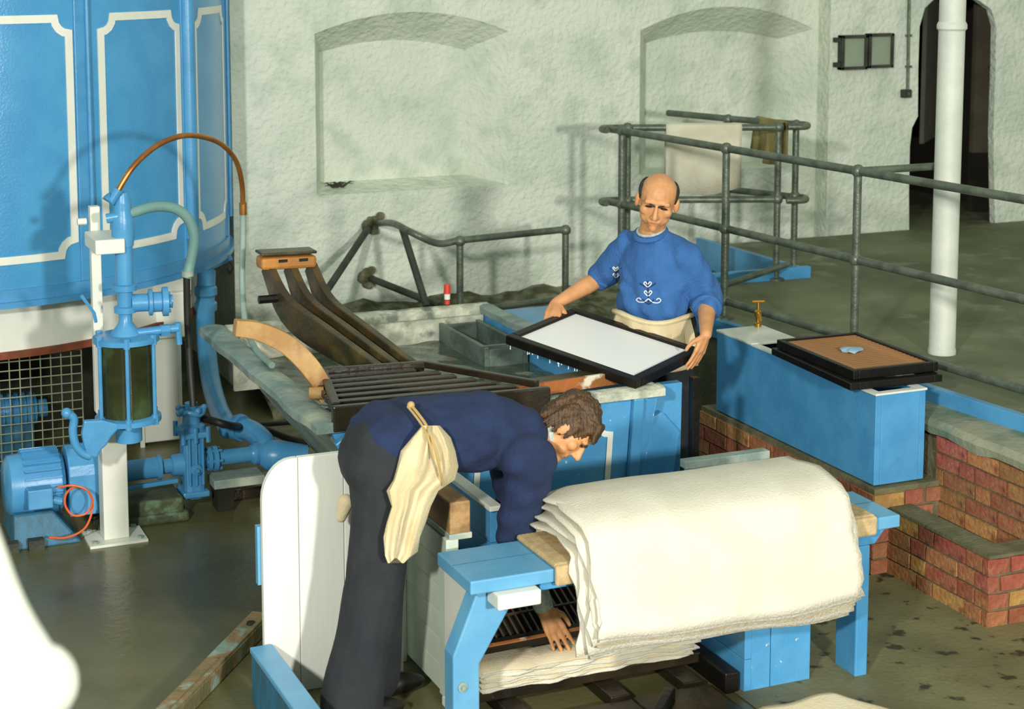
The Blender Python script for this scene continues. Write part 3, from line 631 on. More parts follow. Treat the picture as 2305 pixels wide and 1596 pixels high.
build(MB().beam((xa,YV-.05,az-.07), (V_(395,1060).x,YV-.05,az-.06), .03, .02), 'drip_tray', 'blue', pu, False, .004)
gv = thing('gate_valve', V_(435,1125), 'blue cast gate valve body with bolted bonnet and handwheel', 'valve')
vx0, vx1 = V_(402,1000).x, V_(462,1000).x; vc = (vx0+vx1)/2; vb, vt = V_(430,1120).z, V_(430,965).z
build(MB().box(vx0+.015, vx1-.015, YV-.07, YV+.07, vb, vt), 'valve_body', 'blue', gv, False, .03)
for i in range(3): build(MB().box(vx0+.03+i*.032, vx0+.042+i*.032, YV-.082, YV-.06, vb+.08, vt-.02), 'body_rib', 'blue', gv, False, .004)
build(MB().box(vx0-.0, vx1+.0, YV-.09, YV+.09, vt-.03, vt), 'bonnet_flange', 'blue', gv, False, .008); build(MB().box(vx0, vx1, YV-.085, YV+.085, vb+.02, vb+.05), 'lower_flange', 'blue', gv, False, .008)
for sx in (vx0+.005, vc, vx1-.005):
    for sy_ in (-.085, .085): build(MB().lathe((sx,YV+sy_,vt-.05), (0,0,1), [(0,.012),(.075,.012)], 6), 'bolt', 'blue', gv)
build(MB().lathe((vc,YV-.075,vb+.16), (0,-1,0), [(0,.03),(.012,.028),(.014,.012),(.03,.012)], 12), 'plug', 'blue', gv, True)
zs = V_(435,960).z
bo = build(MB().lathe((vc,YV,vt), (0,0,1), [(0,.07),(.02,.068),(.03,.045),(.07,.04),(.075,.055),(.09,.055),(.095,.03),(.13,.03)], 18), 'bonnet', 'blue', gv, True)
hw = V_(435,925).z
whl = MB(); n = 24; 
for i in range(n): pass
whl.tube([(vc+.062*math.cos(2*PI*i/n), YV+.062*math.sin(2*PI*i/n), hw+.008*math.cos(6*PI*i/n)) for i in range(n+1)], .012, 8, False)
wh = build(whl, 'handwheel', 'blue', gv, True)
for i in range(3): th = 2*PI*i/3+.4; build(MB().tube([(vc,YV,hw), (vc+.062*math.cos(th),YV+.062*math.sin(th),hw)], .009, 6), 'spoke', 'blue', wh)
for i in range(5): th = 2*PI*i/5; build(MB().ball((vc+.064*math.cos(th),YV+.064*math.sin(th),hw+.012), .017, 8), 'grip', 'blue', wh, True)
build(MB().lathe((vc,YV,hw-.05), (0,0,1), [(0,.016),(.06,.016),(.11,.008),(.13,.001)], 8), 'spindle', 'lead', gv, True)
ol = thing('outlet_pipe', V_(540,1040), 'blue flanged outlet pipe with elbow and coupling leading towards the vat', 'pipe')
ox = vx1; oz = V_(480,1032).z
build(MB().lathe((ox-.02,YV,oz), (1,0,0), [(0,.04),(.02,.04),(.025,.06),(.045,.06),(.05,.045),(.055,.062),(.075,.062),(.08,.038),(.26,.038)], 20), 'pipe', 'blue', ol, True)
for i in range(6): th = 2*PI*i/6; build(MB().tube([(ox-.005,YV+.05*math.cos(th),oz+.05*math.sin(th)), (ox+.075,YV+.05*math.cos(th),oz+.05*math.sin(th))], .008, 6), 'flange_bolt', 'blue', ol)
e0 = Vector((ox+.22,YV,oz))
build(MB().tube(arc([e0, e0+Vector((.06,.01,0)), e0+Vector((.09,.05,.03)), e0+Vector((.05,.16,.07)), e0+Vector((-.02,.26,.07))], 6), [.04,.045]+[.055]*22+[.045], 16), 'elbow', 'blue', ol, True)
build(MB().lathe(e0+Vector((.08,-.02,-.01)), (1,-.25,-.1), [(-.03,.05),(0,.075),(.06,.078),(.12,.07),(.2,.06)], 20), 'coupling', 'blue', ol, True)
build(MB().lathe(e0+Vector((.02,.2,.075)), (-.5,1,0), [(0,.065),(.03,.07),(.06,.06)], 18), 'rear_flange', 'blue', ol, True)
x0, x1 = V_(472,1095).x, V_(585,1095).x
build(MB().box(x0, x1, YV-.1, YV+.05, V_(470,1105,-.1).z, V_(470,1085,-.1).z), 'bearer', 'lead', ol, False, .004)
build(MB().box(x0+.02, x0+.1, YV-.08, YV+.04, 0, V_(470,1105,-.1).z), 'prop', 'dark', ol)
# concrete plinth of the pump, dark hoses on the floor
x0, x1 = V_(215,1150).x, V_(402,1150).x
tag(build(MB().box(x0, x1, YV-.13, YV+.14, 0, .115).box(x0-.02, x1+.02, YV-.15, YV+.16, 0, .05), 'pump_plinth', 'concrete', None, False, .012), 'dark mossy concrete plinth under the pump housing', 'plinth')
tag(build(MB().box(V_(505,1140).x, V_(600,1140).x, YV+.06, YV+.3, 0, .06), 'timber_packer', 'wood_dark', None, False, .006), 'flat dark timber packer on the floor beside the gate valve', 'timber')
hh = arc([V_(455,940,.05), V_(520,958), PZ(590,965,.12), PZ(660,990,.1), PZ(745,1005,.12), PZ(800,1000,.14)], 8)
tag(build(MB().tube(hh, .019, 10), 'black_hose', 'rubber', None, True), 'black rubber hose running from the gate valve towards the vat corner', 'hose')
hh = arc([V_(500,958,.05), PZ(600,955,.1), PZ(680,948,.05), PZ(750,940,.03)], 8)
tag(build(MB().tube(hh, .014, 10), 'black_cable', 'rubber', None, True), 'thin black cable lying on the floor behind the black hose', 'cable')
# ------------------------------------------------------------------ the vat
VZ = .85; vx0_, vx1_, vy0, vy1 = 2.0, 3.49, 6.45, 8.37; th_ = .055
vat = thing('paper_vat', (2.75, 7.4, 0), 'large blue wooden vat lined with grey lead and filled with pulp', 'vat')
tp = .10          # the sides taper towards the floor
def board(pts_lo, pts_hi, nm, m, par_=None, bev=.006): return build(MB().hexa(pts_lo, pts_hi), nm, m, par_ or vat, False, bev)
fpoly = [(2.02,.83),(2.12,.62),(2.62,.04),(3.40,.04),(3.49,.83)]
fy = lambda z: vy0+(VZ-z)/(VZ-.04)*tp
fw = build(MB().hexa([(2.62,fy(.04),.04),(3.40,fy(.04),.04),(3.40,fy(.04)+th_,.04),(2.62,fy(.04)+th_,.04)], [(2.12,fy(.62),.62),(3.466,fy(.62),.62),(3.466,fy(.62)+th_,.62),(2.12,fy(.62)+th_,.62)]).hexa([(2.12,fy(.62),.62),(3.466,fy(.62),.62),(3.466,fy(.62)+th_,.62),(2.12,fy(.62)+th_,.62)], [(2.02,vy0,VZ-.02),(3.49,vy0,VZ-.02),(3.49,vy0+th_,VZ-.02),(2.02,vy0+th_,VZ-.02)]), 'front_wall', 'blue_flake', vat)
board([(2.62,vy1-tp-th_,.04),(vx1_-tp,vy1-tp-th_,.04),(vx1_-tp,vy1-tp,.04),(2.62,vy1-tp,.04)], [(vx0_,vy1-th_,VZ-.02),(vx1_,vy1-th_,VZ-.02),(vx1_,vy1,VZ-.02),(vx0_,vy1,VZ-.02)], 'back_wall', 'lead_white')
board([(2.62,vy0+tp+.05,.04),(2.66,vy0+tp+.05,.04),(2.66,vy1-tp-.05,.04),(2.62,vy1-tp-.05,.04)], [(2.0,vy0+.06,VZ-.02),(2.05,vy0+.06,VZ-.02),(2.05,vy1-.06,VZ-.02),(2.0,vy1-.06,VZ-.02)], 'left_wall', 'lead')
board([(vx1_-tp-th_,vy0+tp,.04),(vx1_-tp,vy0+tp,.04),(vx1_-tp,vy1-tp,.04),(vx1_-tp-th_,vy1-tp,.04)], [(vx1_-th_,vy0,VZ-.02),(vx1_,vy0,VZ-.02),(vx1_,vy1,VZ-.02),(vx1_-th_,vy1,VZ-.02)], 'right_wall', 'blue')
build(MB().box(2.62, vx1_-tp, vy0+tp, vy1-tp, 0, .05), 'bottom', 'blue_dark', vat)
build(MB().beam((2.05,6.42,.80), (2.32,6.38,.40), .05, .06), 'corner_brace', 'blue', vat, False, .005)
# rims
def rimstrip(a, c, wd, m, nm, drop=.02, seg=14, seed=1):
    a, c = Vector(a), Vector(c); t = (c-a); Ln = t.length; t /= Ln; n_ = Vector((t.y,-t.x,0)); V = []; Fc = []; r_ = random.Random(seed)
    for i in range(seg+1):
        j = r_.uniform(-.006,.006); p = a+t*(Ln*i/seg)
        for s, z in ((-wd/2+j,-drop),(-wd/2+j,0),(-wd*.2,.012),(wd*.25,.01),(wd/2+j,0),(wd/2+j,-drop)): q_ = p+n_*s; V.append((q_.x,q_.y,q_.z+z+j*.5))
    for i in range(seg):
        for k in range(6): Fc.append((i*6+k, i*6+(k+1) % 6, (i+1)*6+(k+1) % 6, (i+1)*6+k))
    Fc += [tuple(range(6)), tuple(seg*6+k for k in range(6))[::-1]]
    return build(MB().add(V, Fc), nm, m, vat, True)
rimstrip((vx0_+.015,vy0-.02,VZ), (vx0_+.015,vy1+.02,VZ), .13, 'lead', 'left_rim', .03, seed=2)
rimstrip((vx0_+.08,vy0+.015,VZ), (vx1_+.02,vy0+.015,VZ), .085, 'lead_white', 'front_rim', .03, seed=3)
rimstrip((vx0_+.08,vy1-.02,VZ), (vx1_,vy1-.02,VZ), .085, 'lead_white', 'back_rim', .05, seed=4)
rimstrip((vx1_-.02,vy0+.05,VZ), (vx1_-.02,vy1-.05,VZ), .085, 'lead', 'right_rim', .03, seed=5)
build(MB().box(vx0_+.09, vx1_-.07, vy1-th_-.075, vy1-th_-.05, .55, VZ-.03), 'back_lining', 'lead_white', vat)
# front panel line
def vfront(x, z): k = (VZ-z)/(VZ-.04)*tp; return Vector((x, vy0+k-.004, z))
pth = []; X0, X1, Z0, Z1, nt = 2.66, 3.27, .18, .735, .07
for cx_, cz_, a0 in ((X0,Z0,PI/2), (X1,Z0,PI), (X1,Z1,1.5*PI), (X0,Z1,0)): pth += [(cx_+nt*math.cos(a0-PI/2*i/4), cz_+nt*math.sin(a0-PI/2*i/4)) for i in range(5)]
V = []; Fc = []; n = len(pth)
for i, (s, z) in enumerate(pth):
    (s0, z0), (s1, z1) = pth[i-1], pth[(i+1) % n]; a = Vector((s-s0, z-z0)).normalized(); c = Vector((s1-s, z1-z)).normalized(); nn = (Vector((-a.y,a.x))+Vector((-c.y,c.x))).normalized(); k = .013/max(.5, nn.dot(Vector((-a.y,a.x))))
    for sg in (-1, 1):
        p = vfront(s+nn.x*k*sg, z+nn.y*k*sg); V += [p, p+Vector((0,-.003,0))]
for i in range(n):
    j = (i+1) % n
    for q0, q1 in ((0,1),(1,3),(3,2),(2,0)): Fc.append((i*4+q0, i*4+q1, j*4+q1, j*4+q0))
build(MB().add(V, Fc), 'panel_line', 'white', fw)
for x in (3.36,): build(MB().hexa([vfront(x,.05)-Vector((0,.03,0)), vfront(x+.05,.05)-Vector((0,.03,0)), vfront(x+.05,.05), vfront(x,.05)], [vfront(x,.82)-Vector((0,.03,0)), vfront(x+.05,.82)-Vector((0,.03,0)), vfront(x+.05,.82), vfront(x,.82)]), 'corner_stile', 'blue', fw, False, .006)
# blue end bracing on the right of the vat
br = thing('vat_end_brace', (3.6, 6.6, 0), 'blue boarded end brace with a sloping box panel at the right of the vat', 'brace')
build(MB().hexa([(3.45,6.58,0),(3.67,6.58,0),(3.67,6.63,0),(3.45,6.63,0)], [(3.50,6.56,.83),(3.67,6.56,.83),(3.67,6.61,.83),(3.50,6.61,.83)]), 'end_board', 'blue_flake', br, False, .004)
build(MB().prism([(3.45,6.52,.68),(3.55,6.52,.72),(3.64,6.52,.62),(3.60,6.52,.38),(3.45,6.52,.36)], (0,.045,0)), 'box_panel', 'blue', br, False, .005)
tag(build(MB().box(3.69, 3.725, 6.50, 6.54, 0, .86), 'dark_upright', 'black', None, False, .003), 'thin black upright beside the blue end of the vat', 'post')
# water
mb = MB(); n = 60; V = []; Fc = []; rr = random.Random(2)
ph = [(rr.uniform(8,34), rr.uniform(8,34), rr.uniform(0,6)) for _ in range(9)]
wx0, wx1, wy0, wy1 = vx0_+.165, vx1_-.075, vy0+.075, vy1-.08-th_+.02
for i in range(n+1):
    for j in range(n+1):
        x = wx0+(wx1-wx0)*i/n; y = wy0+(wy1-wy0)*j/n; V.append((x, y, .705+.0012*sum(math.sin(x*a+y*b2+c) for a, b2, c in ph)))
for i in range(n):
    for j in range(n): Fc.append((i*(n+1)+j, (i+1)*(n+1)+j, (i+1)*(n+1)+j+1, i*(n+1)+j+1))
tag(build(mb.add(V, Fc), 'pulp_water', 'water', None, True), 'rippled grey-green pulp water inside the vat', 'water')
# lead-lined trough in the far right corner
tr = thing('lead_trough', (3.35, 7.9, .7), 'small grey lead trough set in the back corner of the vat', 'trough')
a, b_ = PZ(1085,682,.89), PZ(1190,745,.89)
tx0, tx1, ty0, ty1 = 3.17, 3.40, 7.62, 8.24
for nm, bx in (('side', (tx0,tx0+.025,ty0,ty1,.62,.80)), ('side', (tx1-.025,tx1,ty0,ty1,.62,.80)), ('end', (tx0+.025,tx1-.025,ty0,ty0+.025,.62,.79)), ('end', (tx0+.025,tx1-.025,ty1-.025,ty1,.62,.79)), ('bottom', (tx0,tx1,ty0,ty1,.60,.62))): build(MB().box(*bx), nm, 'lead_dark', tr, False, .004)
build(MB().box(tx0-.01, tx1+.03, ty0+.02, ty0+.05, .79, .803), 'lip', 'lead_dark', tr)
tag(build(MB().box(3.56, 3.95, 7.75, 8.5, 0, .78), 'blue_bin', 'blue', None, False, .01), 'blue boxed stand behind the man lifting the mould', 'bin')
tag(build(MB().box(3.70, 4.25, 6.75, 6.80, .55, .80).box(3.70,4.25,6.8,7.5,0,.03), 'duckboard', 'dark', None), 'dark low footboard between the vat and the blue tub', 'footboard') if False else None
# thermometer float
p = PZ(1007,752,.705)
fl = thing('float_gauge', (p.x,p.y,.6), 'red topped float gauge standing up in the vat water', 'gauge')
zt4 = PY(1005,640,p.y).z
build(MB().tube([(p.x,p.y,.6),(p.x,p.y,zt4-.08)], .011, 10), 'stem', 'wood_wet', fl, True); build(MB().tube([(p.x,p.y,zt4-.08),(p.x,p.y,zt4-.05)], .016, 10), 'white_band', 'white', fl, True); build(MB().tube([(p.x,p.y,zt4-.05),(p.x,p.y,zt4)], [.019,.016], 10), 'red_cap', 'red', fl, True)
build(MB().tube([(p.x,p.y,zt4-.105),(p.x,p.y,zt4-.085)], .014, 10), 'red_band', 'red', fl, True)
# slatted bridge on the near left corner
bd = thing('slatted_bridge', (2.4, 6.75, VZ), 'wet dark slatted bridge board across the near corner of the vat', 'bridge')
zb = .885
A = [PZ(855,838,zb+.03), PZ(1030,850,zb+.03), PZ(1082,880,zb+.03)]
bx0, bx1, byA, byB = 2.03, 2.74, 6.47, 7.02
slope = -.07
def brect(x0, x1, y0, y1, z0, z1): return MB().hexa([(x0,y0+slope*(x0-2),z0),(x1,y0+slope*(x1-2),z0),(x1,y1+slope*(x1-2),z0),(x0,y1+slope*(x0-2),z0)], [(x0,y0+slope*(x0-2),z1),(x1,y0+slope*(x1-2),z1),(x1,y1+slope*(x1-2),z1),(x0,y1+slope*(x0-2),z1)])
for i in range(7):
    y0 = byA+i*.082; x1 = bx1+.16-(i*.055) if i < 5 else bx1-.1-(i-5)*.08
    build(brect(bx0+.01+.012*i, x1, y0, y0+.044, zb, zb+.03), 'slat', 'wood_dark', bd, False, .004)
for x in (bx0+.10, bx0+.4, bx0+.62): build(brect(x, x+.06, byA-.01, byB-.02, zb-.03, zb), 'bearer', 'wood_dark', bd, False, .004)
build(brect(bx0-.005, bx1+.2, byA-.045, byA-.008, zb-.06, zb+.045), 'front_rail', 'wood_dark', bd, False, .006)
build(MB().beam((2.93,6.47,zb+.035), (2.62,6.98,zb+.035), .03, .03), 'end_rail', 'wood_dark', bd, False, .005)
build(MB().beam((2.05,6.47,zb+.03), (2.17,7.03,zb+.03), .035, .04), 'left_rail', 'wood_dark', bd, False, .005)
build(MB().beam((2.17,7.03,zb+.035), (2.62,6.98,zb+.035), .03, .03), 'back_rail', 'wood_dark', bd, False, .005)
# three-rail draining ramp
rp = thing('draining_ramp', (2.2, 7.5, VZ), 'dark wet wooden ramp of three ribs leaning up over the vat', 'ramp')
def rib(top, bot):
    ctrl = [PY(top[0], top[1], 8.05), PY(top[0]+(bot[0]-top[0])*.18, top[1]+(bot[1]-top[1])*.38, 7.85), PY(top[0]+(bot[0]-top[0])*.55, top[1]+(bot[1]-top[1])*.68, 7.5), PY(bot[0], bot[1], 7.12)]
    return arc(ctrl, 7)
ribs_ = [rib((t, 592), (t2, 835)) for t, t2 in ((602,862),(652,905),(700,948))]
for i, pts in enumerate(ribs_):
    V = []; Fc = []; m_ = len(pts)
    for j, p in enumerate(pts):
        t = (pts[min(j+1,m_-1)]-pts[max(j-1,0)]).normalized(); sd = Vector((1,.1,0)); sd = (sd-t*sd.dot(t)).normalized(); u = sd.cross(t); u = u if u.z > 0 else -u
        h = .06+.05*math.sin(PI*min(1, j/(m_-1)*1.05))
        for s, k in ((-.019,-h),(.019,-h),(.019,h*.35),(-.019,h*.35)): V.append(p+sd*s+u*k)
    for j in range(m_-1):
        for k in range(4): Fc.append((j*4+k, j*4+(k+1) % 4, (j+1)*4+(k+1) % 4, (j+1)*4+k))
    Fc += [(0,1,2,3), tuple(m_*4-4+k for k in range(4))[::-1]]
    build(MB().add(V, Fc), 'rib', 'wood_wet', rp, False, .005)
for i in (0, 1):
    A, B_ = ribs_[i], ribs_[i+1]; V = []; Fc = []; m_ = len(A); ks = list(range(7, m_))
    for j in ks:
        dn = Vector((0,.012,-.05))
        V += [A[j]+dn+Vector((.02,0,0)), B_[j]+dn-Vector((.02,0,0)), B_[j]+dn-Vector((.02,0,.018)), A[j]+dn+Vector((.02,0,-.018))]
    for j in range(len(ks)-1):
        for k in range(4): Fc.append((j*4+k, j*4+(k+1) % 4, (j+1)*4+(k+1) % 4, (j+1)*4+k))
    Fc += [(0,1,2,3), tuple(len(ks)*4-4+k for k in range(4))[::-1]]
    build(MB().add(V, Fc), 'floor_board', 'wood_wet', rp)
ha, hb = PY(582,597,8.05), PY(706,590,8.05)
hd = build(MB().beam(ha+Vector((0,0,.012)), hb+Vector((0,0,.012)), .12, .06), 'top_bar', 'wood_orange', rp, False, .016)
build(MB().beam(ha+Vector((0,.0,.06)), hb+Vector((0,.0,.06)), .125, .014), 'top_cap', 'wood_wet', hd, False, .005)
for k in (.38, .75): c = ha+(hb-ha)*k+Vector((0,-.061,.025)); build(MB().box(c.x-.022, c.x+.022, c.y-.002, c.y+.01, c.z-.007, c.z+.007), 'slot', 'dark', hd)
p = PY(596,674,7.93); build(MB().lathe(p+Vector((-.03,0,0)), (1,0,0), [(0,.02),(.09,.02)], 8), 'peg', 'black', rp)
# curved tan timber
ct = arc([PY(528,737,7.1), PY(580,745,7.06), PY(640,772,7.0), PY(690,818,6.93), PY(722,865,6.86), PY(737,900,6.8)], 6); V = []; Fc = []
for j, p in enumerate(ct):
    t = (ct[min(j+1,len(ct)-1)]-ct[max(j-1,0)]).normalized(); u = Vector((0,-1,0)).cross(t); u = u if u.z > 0 else -u; u = (u-t*u.dot(t)).normalized(); h = .034+.008*math.sin(PI*j/len(ct)); yv = Vector((0,.028,0))
    V += [p-u*h-yv, p-u*h+yv, p+u*h+yv, p+u*h-yv]
for j in range(len(ct)-1):
    for k in range(4): Fc.append((j*4+k, j*4+(k+1) % 4, (j+1)*4+(k+1) % 4, (j+1)*4+k))
Fc += [(0,1,2,3), tuple(len(ct)*4-4+k for k in range(4))[::-1]]
cv = thing('curved_horn', ct[-1], 'curved worn tan timber horn pegged to the slatted bridge', 'timber')
build(MB().add(V, Fc), 'horn', 'wood_tan', cv, True, .004)
build(MB().lathe(PY(712,885,6.79), (1,-.3,0), [(-.03,.026),(.03,.026)], 12), 'peg', 'wood_tan', cv, True)
# rust stained plank
a, b_ = PZ(1075,868,.91), PZ(1320,822,.91)
a2 = Vector((a.x,a.y,.885)); b2 = Vector((b_.x+.1,b_.y-.06,.885))
pk = thing('vat_plank', a2, 'plank with a rust streaked edge laid across the front of the vat', 'plank')
build(MB().beam(a2, b2, .10, .02), 'top_board', 'wood_wet', pk, False, .004)
d = (b2-a2).normalized(); n_ = Vector((d.y,-d.x,0))
build(MB().beam(a2+n_*.06-Vector((0,0,.012)), b2+n_*.06-Vector((0,0,.012)), .02, .055), 'edge_board', 'wood_rust', pk, False, .003)
p = PZ(1132,886,.87); build(MB().lathe(a2+d*.1+n_*.07-Vector((0,0,.005)), (n_.x,n_.y,0), [(0,.016),(.012,.016),(.014,.006)], 12), 'bolt_head', 'lead', pk, True)
# ------------------------------------------------------------------ moulds
def frame4(c, l, w_, yaw, t1, t2):
    Rm = Matrix.Rotation(yaw, 3, 'Z') @ Matrix.Rotation(-t1, 3, 'Y') @ Matrix.Rotation(t2, 3, 'X'); return lambda x, y, z: Vector(c)+Rm@Vector((x, y, z))
def fbox(T, x0, x1, y0, y1, z0, z1): return MB().hexa([T(x0,y0,z0),T(x1,y0,z0),T(x1,y1,z0),T(x0,y1,z0)], [T(x0,y0,z1),T(x1,y0,z1),T(x1,y1,z1),T(x0,y1,z1)])
def deckle(t, T, l, w_, bw, z0, z1, m, name='frame_bar'):
    for bx in ((-l/2,l/2,-w_/2,-w_/2+bw),(-l/2,l/2,w_/2-bw,w_/2),(-l/2,-l/2+bw,-w_/2+bw,w_/2-bw),(l/2-bw,l/2,-w_/2+bw,w_/2-bw)): build(fbox(T, *bx, z0, z1), name, m, t, False, .004)
HM = (3.433, 6.865, .961); HT = frame4(HM, .711, .51, -1.0765, -.136, .088)
hm = thing('held_mould', HM, 'black framed paper mould with a wet white sheet held over the vat', 'mould')
deckle(hm, HT, .715, .515, .042, -.035, .008, 'black')
build(fbox(HT, -.32, .32, -.22, .22, -.03, -.004), 'pulp_sheet', 'paper', hm)
for i in range(9): x = -.3+.6*i/8; build(fbox(HT, x-.004, x+.004, -.22, .22, -.036, -.03), 'support_rib', 'ribs', hm)
rr = random.Random(3)
for i in range(14):
    q_ = HT(rr.uniform(-.34,.1), -.25, -.036); l_ = rr.uniform(.008,.022); build(MB().lathe(q_-Vector((0,0,l_)), (0,0,1), [(0,.0015),(.003,.003),(l_,.0008)], 6), 'drip', 'pulp', hm, True)
DM = (4.57, 6.56, .842)
dA = frame4(DM, .66, .46, -1.634, 0, 0)
ml = thing('stacked_mould', DM, 'black deckle frame lying flat on top of the blue tub', 'mould')
deckle(ml, dA, .72, .47, .045, -.035, -.002, 'black')
mu = thing('ribbed_mould', DM, 'black framed mould with brown wooden ribs lying on a deckle frame', 'mould')
dB = frame4((4.585,6.575,.842), .66, .46, -1.60, 0, 0)
deckle(mu, dB, .66, .445, .028, 0, .042, 'black')
for i in range(20): x = -.298+.596*i/19; build(fbox(dB, x-.011, x+.009, -.195, .195, .012, .034), 'rib', 'slat', mu)
for y in (-.1, .1): build(fbox(dB, -.3, .3, y-.005, y+.005, .004, .013), 'cross_bar', 'slat', mu)
c = dB(-.02, -.01, .043); mb = MB(); n = 14; rr = random.Random(8); top = []; 
V = [c+Vector((0,0,.012))]; 
for i in range(n): a = 2*PI*i/n; r_ = .05+rr.uniform(-.014,.016); V.append(c+Vector((r_*1.25*math.cos(a), r_*math.sin(a), rr.uniform(-.004,.006))))
V.append(c-Vector((0,0,.006)))
for i in range(n): V.append(V[1+i]-Vector((0,0,.006)))
Fc = [(0,1+i,1+(i+1) % n) for i in range(n)]+[(n+1,n+2+(i+1) % n,n+2+i) for i in range(n)]+[(1+i,n+2+i,n+2+(i+1) % n,1+(i+1) % n) for i in range(n)]
for i in range(1): pass
mb.add(V, Fc); tag(build(mb, 'pulp_rag', 'rag', None, True), 'small pale blue crumpled rag lying on the brown ribs of the mould', 'rag')
# ------------------------------------------------------------------ blue tub
tx0, tx1, ty0, ty1, tz0, tz1 = 4.392, 4.655, 6.135, 7.50, .392, .802
tub = thing('blue_tub', ((tx0+tx1)/2, (ty0+ty1)/2, tz0), 'narrow blue tub with a white rim standing on the brick base', 'tub')
for nm, bx in (('side_wall', (tx0,tx0+.03,ty0,ty1)), ('side_wall', (tx1-.03,tx1,ty0,ty1)), ('end_wall', (tx0+.03,tx1-.03,ty0,ty0+.03)), ('end_wall', (tx0+.03,tx1-.03,ty1-.03,ty1))): build(MB().box(bx[0],bx[1],bx[2],bx[3],tz0,tz1-.006), nm, 'blue', tub, False, .003)
build(MB().box(tx0-.004, tx1+.004, 7.16, ty1+.004, tz1-.006, tz1+.006), 'lid_board', 'sludge', tub, False, .003)
build(MB().box(tx0-.004, tx0+.034, ty0-.004, 7.16, tz1-.006, tz1+.003).box(tx1-.034, tx1+.004, ty0-.004, 7.16, tz1-.006, tz1+.003).box(tx0+.034, tx1-.034, ty0-.004, ty0+.03, tz1-.006, tz1+.003), 'rim', 'sludge', tub)
build(MB().box(tx0+.03, tx1-.03, ty0+.03, ty1-.03, tz0, tz0+.25), 'tub_bottom', 'blue_dark', tub)
p = PZ(1706,735,.808)
tap = thing('brass_tap', (p.x,p.y,.808), 'small brass tap standing at the white end of the tub', 'tap')
build(MB().lathe((p.x,p.y,.806), (0,0,1), [(0,.018),(.02,.018),(.025,.011),(.05,.011),(.055,.019),(.08,.019),(.09,.01),(.11,.009),(.13,.008)], 12), 'tap_body', 'brass', tap, True)
build(MB().tube([(p.x-.03,p.y+.01,.938),(p.x+.03,p.y-.01,.938)], .006, 8), 'tap_handle', 'brass', tap, True)
build(MB().tube(arc([(p.x,p.y,.87),(p.x-.01,p.y-.03,.872),(p.x-.015,p.y-.05,.85)], 4), .009, 8), 'spout', 'brass', tap, True)
# ------------------------------------------------------------------ couching bench
ZTB = .62
be = thing('couching_bench', (3.0, 5.37, 0), 'long blue bench with sloping end brackets under the felts', 'bench')
tbx0, tbx1, tby0, tby1 = 2.115, 3.855, 5.212, 5.525
sl = build(MB().box(tbx0, tbx1, tby0, tby1, ZTB-.048, ZTB), 'bench_top', 'blue_pale', be, False, .005)
build(MB().box(tbx0+.002, tbx1-.002, 5.378, 5.381, ZTB, ZTB+.0012), 'top_joint', 'blue_dark', sl)
g = lambda x, y: PY(x, y, 5.28)
s1, s2, s3, s4 = g(1075,1328), g(1190,1332), g(1080,1495), g(1020,1480)
ztp = ZTB-.048
poly = [(s4.x,5.28,-.0),(s3.x,5.28,0),(s3.x,5.28,s3.z),(2.345,5.28,ztp),(2.175,5.28,ztp),(s4.x,5.28,s4.z)]
strut = build(MB().prism(poly, (0,.085,0)), 'bracket_leg', 'blue_pale', be, False, .006)
p = g(1041,1546); build(MB().lathe((p.x,5.28,p.z), (0,-1,0), [(0,.018),(.006,.018),(.007,.008),(.014,.008)], 12), 'leg_bolt', 'lead', strut, True)
build(MB().box(2.20, 2.36, 5.175, 5.275, ztp-.055, ztp-.002), 'peg_block', 'white', be, False, .006)
build(MB().box(2.38, 2.52, 5.23, 5.29, ztp-.03, ztp), 'under_batten', 'blue', be, False, .004)
build(MB().box(3.685, 3.74, 5.235, 5.37, 0, ztp-.06), 'leg', 'blue', be, False, .006)
build(MB().hexa([(3.60,5.235,ztp-.06),(3.76,5.235,ztp-.06),(3.76,5.5,ztp-.06),(3.60,5.5,ztp-.06)], [(3.60,5.225,ztp),(3.80,5.225,ztp),(3.80,5.51,ztp),(3.60,5.51,ztp)]), 'end_batten', 'blue', be, False, .004)
build(MB().box(2.175, 2.255, 5.585, 5.625, ZTB-.12, ZTB+.10), 'back_stub', 'shaded_white', be) if False else None
# hessian pad under the felts
mb = MB(); mb.box(2.42, 3.735, 5.20, 5.53, ZTB+.001, ZTB+.022); mb.box(2.42, 3.735, 5.185, 5.205, ZTB-.055, ZTB+.018)
tag(build(mb, 'hessian_pad', 'hessian', None, False, .009), 'tan hessian pad folded over the front edge of the bench top', 'pad')
